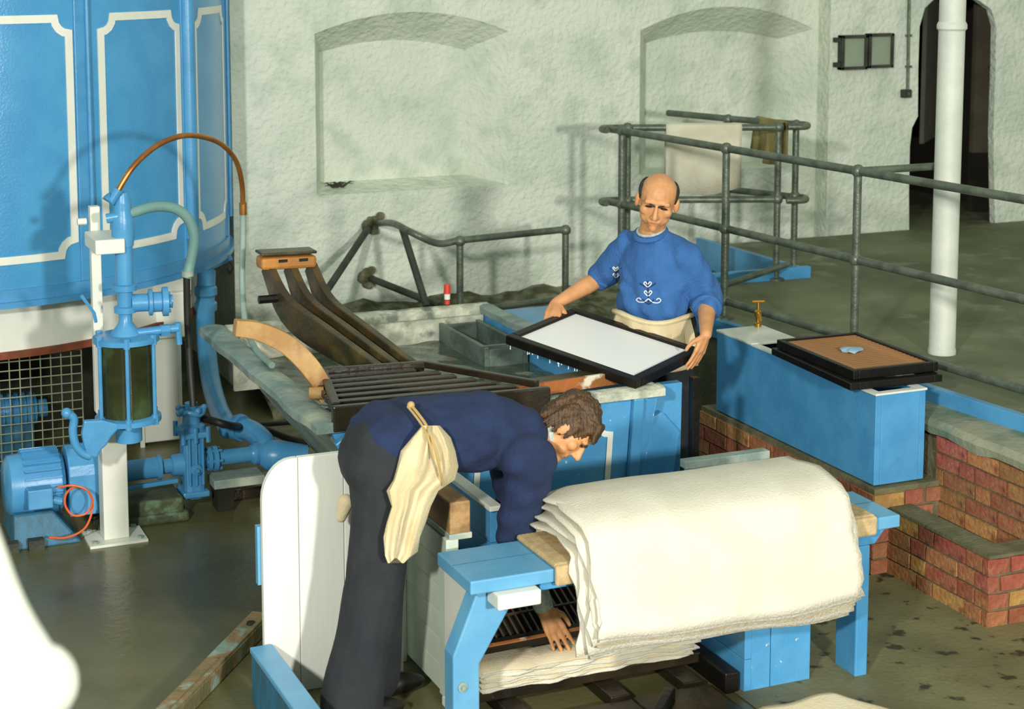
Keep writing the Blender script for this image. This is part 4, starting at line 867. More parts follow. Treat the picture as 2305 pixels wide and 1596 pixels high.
# draped felts, one object each
def felt(i, nF, x0, x1, off, zf, zb_, m, lab, grp, seed):
    r_ = random.Random(seed); ph = [r_.uniform(0, 6.28) for _ in range(6)]; nu = 34; cm_ = random.Random(1234); q4 = [cm_.uniform(0, 6.28) for _ in range(4)]; ph[0], ph[1] = q4[0], q4[1]; ph[4], ph[5] = q4[2]+.15*i, q4[3]+.2*i
    R0 = .03+off; yf, yb = 5.205-.006, 5.53+.006; ztop = ZTB+.022
    prof = [(yb+R0*.75, zb_)]+[(yb-.02+R0*.8*math.cos(a), ztop-.03+(R0+.03)*math.sin(a)) for a in (0.0, .4, .8, 1.2, 1.5)]
    prof += [(yb-.05-(yb-yf-.09)*t, ztop+R0+.012*math.sin(PI*t)) for t in (.12,.35,.6,.85)]
    prof += [(yf+.02-R0*.95*math.cos(a), ztop-.03+(R0+.03)*math.sin(a)) for a in (1.25, .9, .5, .15)]
    zz = ztop-.06
    k = 6; prof += [(yf-R0*.93-.006*t, zz+(zf-zz)*t/k) for t in range(k+1)]
    V = []; Fc = []; m_ = len(prof)
    for a in range(nu+1):
        u = a/nu
        for j, (y, z) in enumerate(prof):
            w_ = (j-m_*.55)/(m_*.45); w_ = max(0, w_)
            wob = .004*math.sin(u*7+ph[0])+.003*math.sin(u*15+ph[1]); edge = (1-min(1, u/.12))
            sx = .010*math.sin(j*.8+ph[2])+.006*math.sin(j*1.9+ph[3])
            rx_ = (u > .93)*(-.02*math.sin(PI*j/m_))
            dz = w_*(.012*math.sin(u*5+ph[4])+.006*math.sin(u*13+ph[5]))+edge*(-.012*(i % 3))*(0 < j < m_-3)
            V.append((x0+(x1-x0)*u+sx*(edge+(u > .9)), y-wob*(.4+w_), z+dz+wob*.6))
    for a in range(nu):
        for j in range(m_-1): Fc.append((a*m_+j, (a+1)*m_+j, (a+1)*m_+j+1, a*m_+j+1))
    o = build(MB().add(V, Fc), 'felt', m, None, True); s = o.modifiers.new('t', 'SOLIDIFY'); s.thickness = .0075; s.offset = 0
    return tag(o, lab, 'felt', grp)
NF = 12; ORD = ('', 'second', 'third', 'fourth', 'fifth', 'sixth', 'seventh', 'eighth', 'ninth', 'tenth', 'eleventh')
for i in range(NF):
    t = i/(NF-1); off = .006+.0105*i
    x0 = 2.515-.012*(i % 3)+.05*(t > .6)*(t-.6)-.035*math.sin(i*2.1)*(1-t); x1 = 3.575-.03*abs(math.sin(i*1.7))*(1-t)-.012*t
    zf = .315+.095*t+.02*math.sin(i*2.7)*(1-t); 
    outer = i == NF-1
    felt(i, NF, x0, x1, off, zf, .56-.03*(i % 2)+.004*i, ('felt', 'felt2', 'felt3')[(0 if i > 8 else (i*2+1) % 3)],
         'topmost cream felt sheet draped over the bench' if outer else ('lowest felt of the draped stack lying on the hessian pad' if i == 0 else ORD[NF-1-i]+' felt down from the top of the stack draped over the bench'),
         'felts draped over the bench', 40+i)
# ------------------------------------------------------------------ couching trough
to = thing('couching_trough', (2.8, 5.8, 0), 'white and blue boarded couching trough behind the felt bench', 'trough')
px = 2.19
for k in range(6):       # left side: horizontal white boards, their shade put into the colour
    z0 = .03+k*.098; build(MB().box(px, px+.035, 5.63, 6.16-.02*k, z0, z0+.0965), 'side_board', 'shaded_white', to, False, .002)
build(MB().box(px-.012, px+.037, 5.60, 5.645, .0, .63), 'corner_post', 'shaded_white', to, False, .004)
build(MB().box(px-.01, px+.0, 5.645, 5.675, .03, .62), 'batten', 'shaded_white', to)
tri = [(px-.005,5.37,.56),(px-.005,5.60,.62),(px-.005,5.60,.02),(px-.06,5.365,.02),(px-.06,5.365,.3)]
build(MB().prism([(px-.02,5.37,.565),(px-.02,5.60,.565),(px-.02,5.60,.02),(px-.02,5.37,.02)], (.025,0,0)), 'cheek_board', 'white', to, False, .003)
build(MB().box(px-.03, px-.012, 5.36, 5.60, .02, .05), 'sill_bead', 'white', to)
build(MB().box(px-.035, px+.0, 6.05, 6.10, 0, .5), 'back_leg', 'white', to, False, .003)
bk = build(MB().box(px+.005, px+.085, 5.605, 5.90, .645, .765), 'rest_block', 'wood_block', to, False, .006)
build(MB().box(px, px+.09, 5.60, 5.90, .625, .648), 'lead_cap', 'lead', to, False, .004)
# inner board, back board, right-hand side
for k in range(3): build(MB().box(2.40, 2.43, 5.72, 6.28, .30+k*.125, .30+k*.125+.123), 'inner_board', 'blue', to, False, .002)
build(MB().box(2.39, 2.44, 5.70, 6.30, .675, .695), 'inner_cap', 'white', to, False, .003)
build(MB().box(2.52, 2.555, 5.60, 5.64, .52, .68), 'stub_post', 'white', to, False, .003)
for k in range(2): build(MB().box(2.43, 3.23, 6.28, 6.315, .02+k*.16, .02+k*.16+.158), 'back_board', 'blue', to, False, .002)
build(MB().box(3.50, 3.89, 6.20, 6.235, .25, .56), 'end_flap', 'blue', to, False, .003); build(MB().box(3.485, 3.895, 6.19, 6.245, .56, .595), 'flap_cap', 'lead', to, False, .004)
rxx = 3.235
for k in range(4): build(MB().box(rxx, rxx+.03, 5.29, 6.28, .0+k*.125, k*.125+.123), 'side_board', 'blue', to, False, .002)
for k, (a, b_) in enumerate(((rxx+.03, 3.345), (3.348, 3.52))): build(MB().box(a, b_, 5.29, 5.32, -.0, .50), 'front_board', 'blue_flake', to, False, .002)
build(MB().box(rxx+.03, 3.52, 5.4, 5.43, .0, .50), 'inner_stay', 'blue', to)
# timbers under the post of felts
tb = thing('couching_board', (2.75, 5.7, 0), 'dark stained couching board on bearers under the low felt pile', 'board')
for k in range(4): build(MB().box(2.25, 3.17, 5.50+k*.14, 5.50+k*.14+.136, .045, .085), 'plank', 'wood_dark', tb, False, .004)
for x in (2.33, 2.72, 3.02): build(MB().box(x, x+.08, 5.36, 6.05, .0, .044), 'bearer', 'wood_dark', tb, False, .004)
build(MB().box(2.55, 2.63, 5.498, 5.54, .03, .08), 'patch', 'wood_rust', tb) if False else None
for k, (x0, x1) in enumerate(((2.24,2.5),(2.51,2.80),(2.81,3.12))): tag(build(MB().box(x0, x1, 5.02, 5.355, 0, .03), 'floor_slab', 'wood_wet' if k != 1 else 'wood_dark', None, False, .004), ('brown wet floorboard lying beside the bracket leg of the bench', 'darkest floorboard lying between two brown ones under the bench', 'brown wet floorboard lying against the dark guide beam')[k], 'floorboard')
tag(build(MB().beam((3.19,5.30,.04), (3.195,6.1,.04), .06, .08), 'guide_beam', 'black', None, False, .006), 'dark guide beam along the inside of the blue trough', 'beam')
tag(build(MB().beam((2.76,5.10,.06), (2.93,5.30,.05), .04, .045), 'loose_batten', 'wood_dark', None, False, .006), 'short dark batten lying on the floorboards under the bench', 'batten')
# the low pile of couched felts
def slab(i, n_, seed):
    r_ = random.Random(seed); z0 = .086+i*.0088; x0, x1 = 2.272+r_.uniform(-.012,.01), 3.15+r_.uniform(-.02,.025); y0, y1 = 5.49+r_.uniform(-.012,.01), 6.05; nx, ny = 26, 6; V = []; Fc = []
    ph = [r_.uniform(0, 6.28) for _ in range(3)]+[1.3]
    for a in range(nx+1):
        for b2 in range(ny+1):
            u, v = a/nx, b2/ny; jit = .008*math.sin(u*23+ph[0])+.005*math.sin(u*41+ph[1]) if b2 == 0 else 0
            V.append((x0+(x1-x0)*u+(.008*math.sin(v*17+ph[2]) if a in (0, nx) else 0), y0+(y1-y0)*v+jit, z0+.003*math.sin(u*9+ph[3])+(-.004 if b2 == 0 else 0)))
    for a in range(nx):
        for b2 in range(ny): Fc.append((a*(ny+1)+b2, (a+1)*(ny+1)+b2, (a+1)*(ny+1)+b2+1, a*(ny+1)+b2+1))
    o = build(MB().add(V, Fc), 'couched_felt', ('felt', 'felt3', 'felt2')[i % 3], None, True); s = o.modifiers.new('t', 'SOLIDIFY'); s.thickness = .0065; s.offset = 1
    return o
NP = 9
for i in range(NP):
    o = slab(i, NP, 90+i); top = i == NP-1
    tag(o, 'topmost felt of the low pile under the mould' if top else ('lowest frayed felt of the low pile on the couching board' if i == 0 else ORD[i]+' felt up from the couching board in the low pile under the mould'), 'felt', 'felts piled on the couching board')
# mould being couched
cm = thing('couched_mould', (2.72, 5.8, .2), 'dark ribbed mould tilted face down on the low felt pile', 'mould')
cT = frame4((2.70, 5.83, .315), .78, .52, math.radians(2), 0, math.radians(24))
deckle(cm, cT, .80, .54, .035, -.02, .02, 'black')
for i in range(26): x = -.36+.72*i/25; build(fbox(cT, x-.004, x+.004, -.235, .235, -.008, .012), 'rib', 'ribs', cm)
for y in (-.13, 0, .13): build(fbox(cT, -.37, .37, y-.004, y+.004, .010, .016), 'wire', 'ribs', cm)
build(fbox(cT, -.40, .40, -.272, -.262, .018, .026), 'copper_edge', 'wood_rust', cm); build(fbox(cT, -.40, .40, .262, .272, .018, .026), 'copper_edge', 'wood_rust', cm)
build(fbox(cT, -.366, .366, -.236, .236, -.018, -.010), 'wire_cloth', 'dark', cm)
# ------------------------------------------------------------------ left partition and low board
pa = thing('white_partition', (1.85, 5.97, 0), 'white boarded partition with a rounded corner behind the bending man', 'partition')
y_ = 5.95; q = lambda x, y: PY(x, y, y_)
xl = q(592,1250).x; zt5 = q(700,1027).z; joint = [q(673,1200).x, q(775,1200).x]
def vb(xa, xb, rounded=False):
    pts = [(xa,y_,.0),(xb,y_,0)]
    if rounded: pts += [(xb,y_,zt5)]+[(xa+.115-.115*math.sin(a)*1.0, y_, zt5-.15+.15*math.cos(a)) for a in [PI/2*i/8 for i in range(9)]]
    else: pts += [(xb,y_,zt5),(xa,y_,zt5)]
    return MB().prism(pts, (0,.03,0))
build(vb(xl, joint[0]-.001, True), 'board', 'white_wood', pa, False, .003); build(vb(joint[0]+.001, joint[1]-.001), 'board', 'white_wood', pa, False, .003); build(vb(joint[1]+.001, 2.14), 'board', 'white_wood', pa, False, .003)
build(MB().box(xl+.01, 2.13, y_+.03, y_+.055, .55, .63), 'ledge', 'blue_pale', pa); build(MB().box(xl-.012, xl+.03, y_+.03, y_+.06, .42, .64), 'ledge_end', 'blue_pale', pa)
lb = thing('low_kerb_board', (1.585, 5.3, 0), 'worn blue low board standing on edge in front of the white partition', 'board')
build(MB().box(1.545, 1.585, 4.3, 5.93, 0, .19), 'board', 'blue_dark', lb, False, .003); build(MB().box(1.54, 1.625, 4.3, 5.93, .19, .212), 'cap', 'blue_pale', lb, False, .004)
# peeling timber on the floor
a, b_ = PZ(590,1392,.04), PZ(330,1660,.04)
ti = thing('peeling_timber', (a.x,a.y,0), 'long weathered timber with peeling green and orange paint on the wet floor', 'timber')
build(MB().beam(Vector((a.x,a.y,.035)), Vector((b_.x,b_.y,.035)), .085, .07), 'beam', 'wood_peel', ti, False, .008)
d = (b_-a).normalized(); n_ = Vector((d.y,-d.x,0)); n_ = n_ if n_.x > 0 else -n_
build(MB().beam(Vector((a.x,a.y,.06))+n_*.03, Vector((b_.x,b_.y,.06))+n_*.03, .02, .035), 'raised_edge', 'wood_peel', ti, False, .004)
c = PZ(565,1405,.07); build(MB().lathe((c.x,c.y,.068), (0,0,1), [(0,.02),(.012,.016)], 10), 'knot', 'dark', ti)
# felt edge at the lower right
mb = MB(); n = 16; V = []; Fc = []
f0 = [PZ(1690,1600,.42), PZ(1895,1552,.42), PZ(2060,1605,.42), PZ(1900,1720,.42)]
for i in range(n+1):
    for j in range(n+1):
        u, v = i/n, j/n; p = (f0[0]*(1-u)+f0[1]*u)*(1-v)+(f0[3]*(1-u)+f0[2]*u)*v
        k = max(0, abs(u-.5)*2-.75)*4; V.append((p.x, p.y, p.z-.02*(k**2)+.004*math.sin(u*11+v*5)))
for i in range(n):
    for j in range(n): Fc.append((i*(n+1)+j, (i+1)*(n+1)+j, (i+1)*(n+1)+j+1, i*(n+1)+j+1))
o = build(MB().add(V, Fc), 'spare_felt', 'felt2', None, True); s = o.modifiers.new('t', 'SOLIDIFY'); s.thickness = .02; tag(o, 'tan felt lying on a low trestle in front of the bench', 'felt')
c = (f0[0]+f0[1]+f0[2]+f0[3])/4
tr_ = thing('low_trestle', (c.x,c.y,0), 'low blue trestle carrying a spare tan felt', 'trestle')
build(MB().box(c.x-.14, c.x+.14, c.y-.1, c.y+.1, .345, .375), 'top', 'blue', tr_, False, .004)
for sx in (-.12, .12):
    for sy_ in (-.08, .08): build(MB().box(c.x+sx-.02, c.x+sx+.02, c.y+sy_-.02, c.y+sy_+.02, 0, .345), 'leg', 'blue', tr_)
# ------------------------------------------------------------------ white lever in the foreground
def RP(x, y, t): return EYE+ray(x, y)*t
kn = RP(82,1538,2.35)
lv_ = thing('white_lever', (kn.x,kn.y,0), 'white enamelled ball-ended lever of a machine close to the lens', 'lever')
rd = arc([RP(-110,1040,2.25), RP(-58,1200,2.28), RP(0,1380,2.32), kn], 8)
build(MB().tube(rd, [.024+.02*(i/(len(rd)-1)) for i in range(len(rd))], 20), 'lever_arm', 'column', lv_, True)
build(MB().ball(kn, .056, 24), 'ball_end', 'column', lv_, True)
build(MB().tube([kn+Vector((-.02,-.02,-.02)), Vector((kn.x-.02,kn.y-.02,0))], .035, 16), 'lever_stand', 'white', lv_, True)
# ------------------------------------------------------------------ people
TMP = bpy.data.scenes.new('people_workbench')
def blob(name, mb, m, parent, voxel=.007, it=4, fac=.5, noise=None):
    me = mb.mesh(name); o = bpy.data.objects.new(name+'_src', me); TMP.collection.objects.link(o)
    r_ = o.modifiers.new('r', 'REMESH'); r_.mode = 'VOXEL'; r_.voxel_size = voxel; r_.use_smooth_shade = True
    if it: s = o.modifiers.new('s', 'SMOOTH'); s.factor = fac; s.iterations = it
    with bpy.context.temp_override(scene=TMP, view_layer=TMP.view_layers[0]): dg = bpy.context.evaluated_depsgraph_get()
    me2 = bpy.data.meshes.new_from_object(o.evaluated_get(dg)); me2.name = name
    bpy.data.objects.remove(o); bpy.data.meshes.remove(me)
    if noise:
        nr = [Vector(v.normal) for v in me2.vertices]
        for v, n_ in zip(me2.vertices, nr): v.co += n_*noise(v.co)
    me2.materials.clear(); ob = link(name, me2, m, parent); me2.polygons.foreach_set('use_smooth', [True]*len(me2.polygons)); return ob
def frame_of(c, face, up, k=(1,1,1)):
    f_ = Vector(face).normalized(); u = Vector(up); u = (u-f_*u.dot(f_)).normalized(); r_ = f_.cross(u)   # r_: the person's right
    c = Vector(c); Rm = Matrix((r_, f_, u)).transposed()
    return (lambda x, y, z: c+r_*x*k[0]+f_*y*k[1]+u*z*k[2]), Rm @ Matrix.Diagonal(k)
def head_prims(mb, T, Rm):
    mb.ball(T(0,-.012,.03), 1, 20, (.077,.096,.088), Rm); mb.ball(T(0,.022,-.03), 1, 18, (.067,.066,.088), Rm)
    mb.caps(T(-.04,.01,-.075), T(.0,.06,-.098), .024, .02); mb.caps(T(.04,.01,-.075), T(0,.06,-.098), .024, .02); mb.ball(T(0,.066,-.1), .021)
    mb.caps(T(0,.084,.008), T(0,.108,-.034), .008, .0125); mb.ball(T(-.011,.096,-.038), .009); mb.ball(T(.011,.096,-.038), .009)
    mb.caps(T(-.042,.074,.024), T(.042,.074,.024), .013, .013)
    for s in (-1, 1):
        mb.ball(T(.045*s,.056,-.022), .024); mb.ball(T(.036*s,.046,-.058), .026); mb.ball(T(.081*s,-.004,-.010), 1, 12, (.012,.02,.036), Rm)
    mb.caps(T(-.02,.078,-.063), T(.02,.078,-.063), .0085, .0085); mb.caps(T(-.016,.075,-.075), T(.016,.075,-.075), .009, .009)
def face_parts(parent, T, Rm, hair):
    for s in (-1, 1):
        build(MB().ball(T(.031*s,.0805,.0045), 1, 12, (.0155,.007,.0042), Rm), 'eye', 'eye', parent, True)
        build(MB().caps(T(.011*s,.0885,.0135), T(.05*s,.074,.027), .0055, .0035, 8), 'eyebrow', hair, parent, True)
    build(MB().caps(T(-.022,.0855,-.069), T(.022,.0855,-.069), .0030, .0030, 8), 'mouth', 'lips', parent, True)
def hand_prims(mb, w, d, n, s, curl=(.5,.6,.4), spread=.008, L_=1.0):
    w, d = Vector(w), Vector(d).normalized(); n = Vector(n); n = (n-d*n.dot(d)).normalized(); s = Vector(s); s = (s-d*s.dot(d)-n*s.dot(n)).normalized()
    K = []
    for k, (o, ln, r_) in enumerate(((.031,.070,.0092),(.0105,.078,.0095),(-.0105,.073,.0092),(-.030,.057,.0082))):
        kn_ = w+d*(.088-.004*abs(k-1))*L_+s*o*L_; mb.caps(w+s*o*.55+d*.005, kn_, .014, .0115); K.append(kn_)
        dd = (d+s*spread*(1.5-k)*6).normalized(); p = kn_; a = 0
        for q, (fr_, c_) in enumerate(zip((.45,.31,.24), curl)):
            a += c_; v = (dd*math.cos(a)+n*math.sin(a)); e = p+v*ln*fr_*1.12*L_; mb.caps(p, e, r_*(1-.08*q), r_*(1-.08*(q+1))); p = e
    mb.caps(w+d*.02, w+d*.07, .019, .017); mb.caps(w+d*.03+s*.01, w+d*.075+s*.005-n*.002, .016, .014)
    b0 = w+d*.022*L_+s*.026*L_; b1 = b0+(d*.62+s*.62+n*.35).normalized()*.040*L_; b2 = b1+(d*.85+s*.2+n*.35).normalized()*.032*L_; b3 = b2+(d*.95+n*.2).normalized()*.02*L_
    mb.caps(w+d*.01+s*.008, b0, .015, .0145); mb.caps(b0, b1, .0135, .011); mb.caps(b1, b2, .0108, .0095); mb.caps(b2, b3, .0095, .008)
# ---- the man lifting the mould
O = Vector((3.81, 7.06, 0)); fv = Vector((-.88,-.475,0)).normalized(); rv = Vector((fv.y,-fv.x,0))
W = lambda r_, f_, z: O+rv*r_+fv*f_+Vector((0,0,z))
vm = thing('person', O, 'balding man in a blue sweater and cream apron lifting a mould from the vat', 'person')
hc = PY(1480,452,6.95)
camr = Vector((cyw,-syw,0))
T, Rm = frame_of(hc, (-.53,-.85,-.30), Vector((0,0,1))+camr*.17, (1.12,1.06,1.05))
sk_ = MB(); head_prims(sk_, T, Rm)
nb = W(.0,.05,1.42); sk_.caps(T(0,-.02,-.06), nb, .056, .062)
shR, shL = W(.15,.02,1.335), W(-.165,.02,1.315)
elR, elL = PY(1352,625,7.33), PY(1592,668,6.90)
wrR, wrL = HT(-.405,.175,.035), HT(.392,.225,.095)
sk_.caps(W(0,.0,1.33), W(0,0,1.0), .08, .09); sk_.caps(shR, shL, .05, .05)
for sh, el, wr in ((shR,elR,wrR),(shL,elL,wrL)):
    sk_.caps(sh, el, .05, .04); mid = el+(wr-el)*.3; sk_.caps(el, mid, .04, .043); sk_.caps(mid, wr, .043, .027)
for sx in (-.09, .09): sk_.caps(W(sx,0,.95), W(sx,.01,.5), .08, .055); sk_.caps(W(sx,.01,.5), W(sx,0,.09), .055, .045)
hd_ = HT(-.352,.10,.0)-wrR; hand_prims(sk_, wrR, hd_+(HT(-.36,.02,0)-HT(-.36,.1,0))*.3, HT(0,0,-1)-HT(0,0,0), HT(1,0,.2)-HT(0,0,0), (.15,.3,.3))
dL = HT(.385,.165,-.03)-wrL; hand_prims(sk_, wrL, dL, HT(-1,.0,-.1)-HT(0,0,0), HT(-.5,-1,.2)-HT(0,0,0), (.12,.12,.15))
body_ = blob('body', sk_, 'skin', vm, .0048, 3)
face_parts(body_, T, Rm, 'hair_dark')
hb = MB()
for s in (-1, 1):
    hb.ball(T(.070*s,-.018,.03), 1, 14, (.0125,.048,.042), Rm); hb.ball(T(.05*s,-.075,.012), 1, 14, (.036,.034,.06), Rm)
hb.ball(T(0,-.085,.0), 1, 14, (.055,.028,.065), Rm)
blob('hair', hb, 'hair_dark', vm, .006, 2)
def knit(p): return .0065*math.sin(p.z*26+p.x*44-p.y*44)*math.sin(p.z*9+1)+.003*math.sin(p.x*64-p.z*30+p.y*20)
sw = MB()
B3 = Matrix((rv, fv, (0,0,1))).transposed()
sw.ball(W(-.005,.025,1.23), 1, 22, (.185,.125,.22), B3); sw.ball(W(0,.035,1.09), 1, 22, (.188,.135,.13), B3)
sw.caps(shR, shL, .068, .072); sw.caps(W(.05,.03,1.375), shR+Vector((0,0,.0)), .062, .068); sw.caps(W(-.05,.03,1.375), shL, .062, .072); sw.caps(W(.05,.04,1.385), W(-.05,.04,1.385), .058, .058)
sw.caps(shR, shR+(elR-shR)*.95, .075, .066); sw.caps(shL, shL+(elL-shL)*.55, .08, .078); sw.caps(shL+(elL-shL)*.55, elL, .078, .075); cuffL = elL+(wrL-elL)*.28; sw.caps(elL, cuffL, .075, .062)
for t_ in (.2, .5, .8): sw.caps(W(.12-.05*t_,.13-.02*t_,1.12+.2*t_), W(-.02-.05*t_,.155-.02*t_,1.04+.16*t_), .02, .02)
blob('sweater', sw, 'sweater', vm, .009, 3, noise=knit)
def ringtube(c, ax, R0, r_, n=20):
    c, ax = Vector(c), Vector(ax).normalized(); ref = Vector((0,0,1)) if abs(ax.z) < .9 else Vector((1,0,0)); u = ax.cross(ref).normalized(); v = ax.cross(u)
    return MB().tube([c+(u*math.cos(2*PI*i/n)+v*math.sin(2*PI*i/n))*R0 for i in range(n+1)], r_, 8, False)
build(ringtube(cuffL+(wrL-elL)*.03, wrL-elL, .056, .014), 'cuff', 'sweater', vm, True); build(ringtube(shR+(elR-shR)*.97, elR-shR, .052, .014), 'cuff', 'sweater', vm, True)
build(ringtube(nb+Vector((0,0,-.005))+fv*.012, (fv*.35+Vector((0,0,1))), .072, .013), 'neckband', 'sweater', vm, True)
build(ringtube(nb+Vector((0,0,.014))+fv*.008, (fv*.4+Vector((0,0,1))), .064, .007), 'collar', 'shirt', vm, True)
# lacing motifs on the sweater
def onchest(px, py): return PY(px, py, 6.95)
from mathutils.bvhtree import BVHTree
def bvh_of(ob): me = ob.data; Mx = Matrix.Translation(ob.location); return BVHTree.FromPolygons([Mx@v.co for v in me.vertices], [p.vertices[:] for p in me.polygons])
swo = [c for c in COL.objects if c.name.startswith('sweater') and c.parent == vm][0]
BV = bvh_of(swo)
def hitpx(px, py, B=BV, lift=.004):
    d = ray(px, py).normalized(); h = B.ray_cast(EYE, d); return (h[0]-d*lift) if h[0] else None
def stitch(pts, r_, m, nm='lacing'):
    P_ = [hitpx(*p) for p in pts]; P_ = [p for p in P_ if p]
    if len(P_) > 1: build(MB().tube(arc(P_, 4), r_, 6), nm, m, vm, True)
for x0, y0, k in ((1458,640,1.0), (1386,605,.75)):
    q_ = lambda x, y: (x0+(x+ y*.04)*k, y0+y*.9*k)
    for yy in (0, 22):
        stitch([q_(-9,yy-3), q_(-5,yy-6), q_(0,yy), q_(5,yy-6), q_(9,yy-3)], .0030, 'white_lace'); stitch([q_(-9,yy-2), q_(0,yy+7), q_(9,yy-2)], .0030, 'white_lace')
    stitch([q_(0,-8), q_(0,10), q_(0,30), q_(0,45)], .0026, 'navy'); stitch([q_(-18,-2), q_(0,8), q_(18,-2)], .002, 'navy')
    if k == 1:
        stitch([q_(0,36), q_(10,45), q_(22,46), q_(28,40), q_(23,35), q_(18,39)], .0028, 'white_lace'); stitch([q_(0,36), q_(-10,44), q_(-22,44), q_(-27,38), q_(-21,34), q_(-17,38)], .0028, 'white_lace')
        stitch([q_(0,50), q_(-8,44), q_(-12,38)], .0026, 'navy'); stitch([q_(0,50), q_(8,44), q_(12,38)], .0026, 'navy')
# apron and trousers
tr2 = MB()
for sx in (-.09, .09): tr2.caps(W(sx,0,.98), W(sx,.01,.5), .115, .085); tr2.caps(W(sx,.01,.5), W(sx,0,.07), .085, .075)
tr2.caps(W(.06,0,1.0), W(-.06,0,1.0), .12, .12); blob('trousers', tr2, 'charcoal', vm, .012, 3)
for sx in (-.09, .09): build(MB().ball(W(sx,.05,.04), 1, 14, (.045,.13,.04), Matrix((rv, fv, (0,0,1))).transposed()), 'shoe', 'black_leather', vm, True)
V = []; Fc = []; nu, nv = 30, 14
for i in range(nu+1):
    a = -1.75+3.5*i/nu
    for j in range(nv+1):
        v = j/nv; z = 1.045-.24*v+.012*math.sin(a*3); R1_, R2_ = .188+.04*v, .152+.03*v; fo = (.010*math.sin(a*11+v*2)+.006*math.sin(a*19+1))*min(1, v*2.2+.15)
        if j == 0: fo += .008
        p = W(math.sin(a)*(R1_+fo), .03+math.cos(a)*(R2_+fo), z); V.append(p)
for i in range(nu):
    for j in range(nv): Fc.append((i*(nv+1)+j, (i+1)*(nv+1)+j, (i+1)*(nv+1)+j+1, i*(nv+1)+j+1))
ap = build(MB().add(V, Fc), 'apron', 'canvas', vm, True); s = ap.modifiers.new('t', 'SOLIDIFY'); s.thickness = .006
P_ = [W(math.sin(a)*.195, .03+math.cos(a)*.160, 1.035+.012*math.sin(a*3)) for a in [-1.75+3.5*i/24 for i in range(25)]]
build(MB().tube(P_, .012, 8), 'apron_hem', 'canvas', ap, True)
# ---- the man bending over the trough
co = thing('person', (1.92, 5.68, 0), 'brown haired man in a navy sweater bending over the trough to couch a mould', 'person')
hipR, hipL = Vector((1.955,5.60,.96)), Vector((1.985,5.78,.96))
knR, knL = Vector((1.905,5.60,.52)), Vector((2.00,5.78,.52)); anR, anL = Vector((1.815,5.60,.08)), Vector((1.955,5.78,.08))
wa, ch, sc2 = Vector((2.10,5.68,1.02)), Vector((2.33,5.655,1.0)), Vector((2.47,5.64,.965))
sR, sL = Vector((2.465,5.49,.925)), Vector((2.50,5.79,.93))
eR = PY(1160,1200,5.62); wR = PY(1226,1372,5.60); eL = Vector((2.56,5.86,.62)); wL = Vector((2.62,5.84,.37))
hcc = PY(1284,962,5.60)
T2, Rm2 = frame_of(hcc, camr*.50+Vector((0,0,-.82))-Vector((syw,cyw,0))*.30, camr*.84+Vector((0,0,.5)))
sk_ = MB(); head_prims(sk_, T2, Rm2)
sk_.caps(T2(0,-.03,-.06), sc2, .056, .066)
sk_.caps(sc2, wa, .10, .10); sk_.caps(wa, (hipR+hipL)/2, .1, .1); sk_.caps(sR, sL, .05, .05)
for a_, b2, c_ in ((sR,eR,wR),(sL,eL,wL)): sk_.caps(a_, b2, .05, .04); sk_.caps(b2, b2+(c_-b2)*.3, .04, .043); sk_.caps(b2+(c_-b2)*.3, c_, .043, .026)
for a_, b2, c_ in ((hipR,knR,anR),(hipL,knL,anL)): sk_.caps(a_, b2, .085, .055); sk_.caps(b2, c_, .055, .045)
tip = PY(1287,1488,5.52)
hand_prims(sk_, wR, tip-wR, Vector((.2,1,-.3)), camr*1.0+Vector((0,0,.2)), (.1,.2,.2), .012, 1.02)
hand_prims(sk_, wL, Vector((.2,-.1,-1)), Vector((.3,-1,0)), Vector((1,0,0)), (.2,.4,.4))
body2 = blob('body', sk_, 'skin', co, .0048, 3); face_parts(body2, T2, Rm2, 'hair_brown')
hb = MB(); rr = random.Random(5)
hb.ball(T2(0,-.02,.038), 1, 20, (.084,.102,.09), Rm2); hb.ball(T2(0,-.07,-.01), 1, 16, (.076,.05,.075), Rm2)
for i in range(95):
    th = rr.uniform(-2.5,2.5); ph_ = rr.uniform(.1,1.5); x, y, z = .084*math.sin(th)*math.sin(ph_), -.02-.10*math.cos(th)*math.sin(ph_)*(1), .038+.09*math.cos(ph_)
    if y > .05 and z < .06: continue
    d_ = Vector((x*1.0, (y+.02)*.6, -.055-.02*rr.random())); p = T2(x,y,z); e = T2(x*1.04+rr.uniform(-.008,.008), y*1.02-.012, z-.05-.02*rr.random()); hb.caps(p, e, .011, .004, 8)
for i in range(11): x = -.06+.12*i/10; hb.caps(T2(x,.055,.095), T2(x*1.15+rr.uniform(-.006,.006),.094,.042), .013, .004, 8)
for s in (-1, 1):
    for k in range(5): hb.caps(T2(.078*s,.02-.02*k,.03), T2(.083*s,.025-.022*k,-.03-.012*k), .013, .006, 8)
for k in range(9): x = -.06+.12*k/8; hb.caps(T2(x,-.085,-.03), T2(x*1.1,-.09+rr.uniform(-.015,.005),-.10), .014, .005, 8)
blob('hair', hb, 'hair_brown', co, .005, 6, noise=lambda p: .0014*math.sin(p.x*230+p.y*330)+.001*math.sin(p.x*420-p.y*200))
sw = MB(); I3 = Matrix.Identity(3)
sw.caps(wa-Vector((.03,0,.01)), ch, .135, .148); sw.caps(ch, sc2, .148, .12); sw.caps(sR+Vector((-.03,.02,.0)), sL+Vector((-.03,-.02,0)), .088, .088); sw.ball((2.25,5.66,1.0), 1, 20, (.22,.17,.135))
sw.caps(sR, sR+(eR-sR)*1.0, .092, .074); sw.caps(eR, eR+(wR-eR)*.35, .074, .06); sw.caps(sL, eL, .088, .07); sw.caps(eL, eL+(wL-eL)*.4, .07, .055)
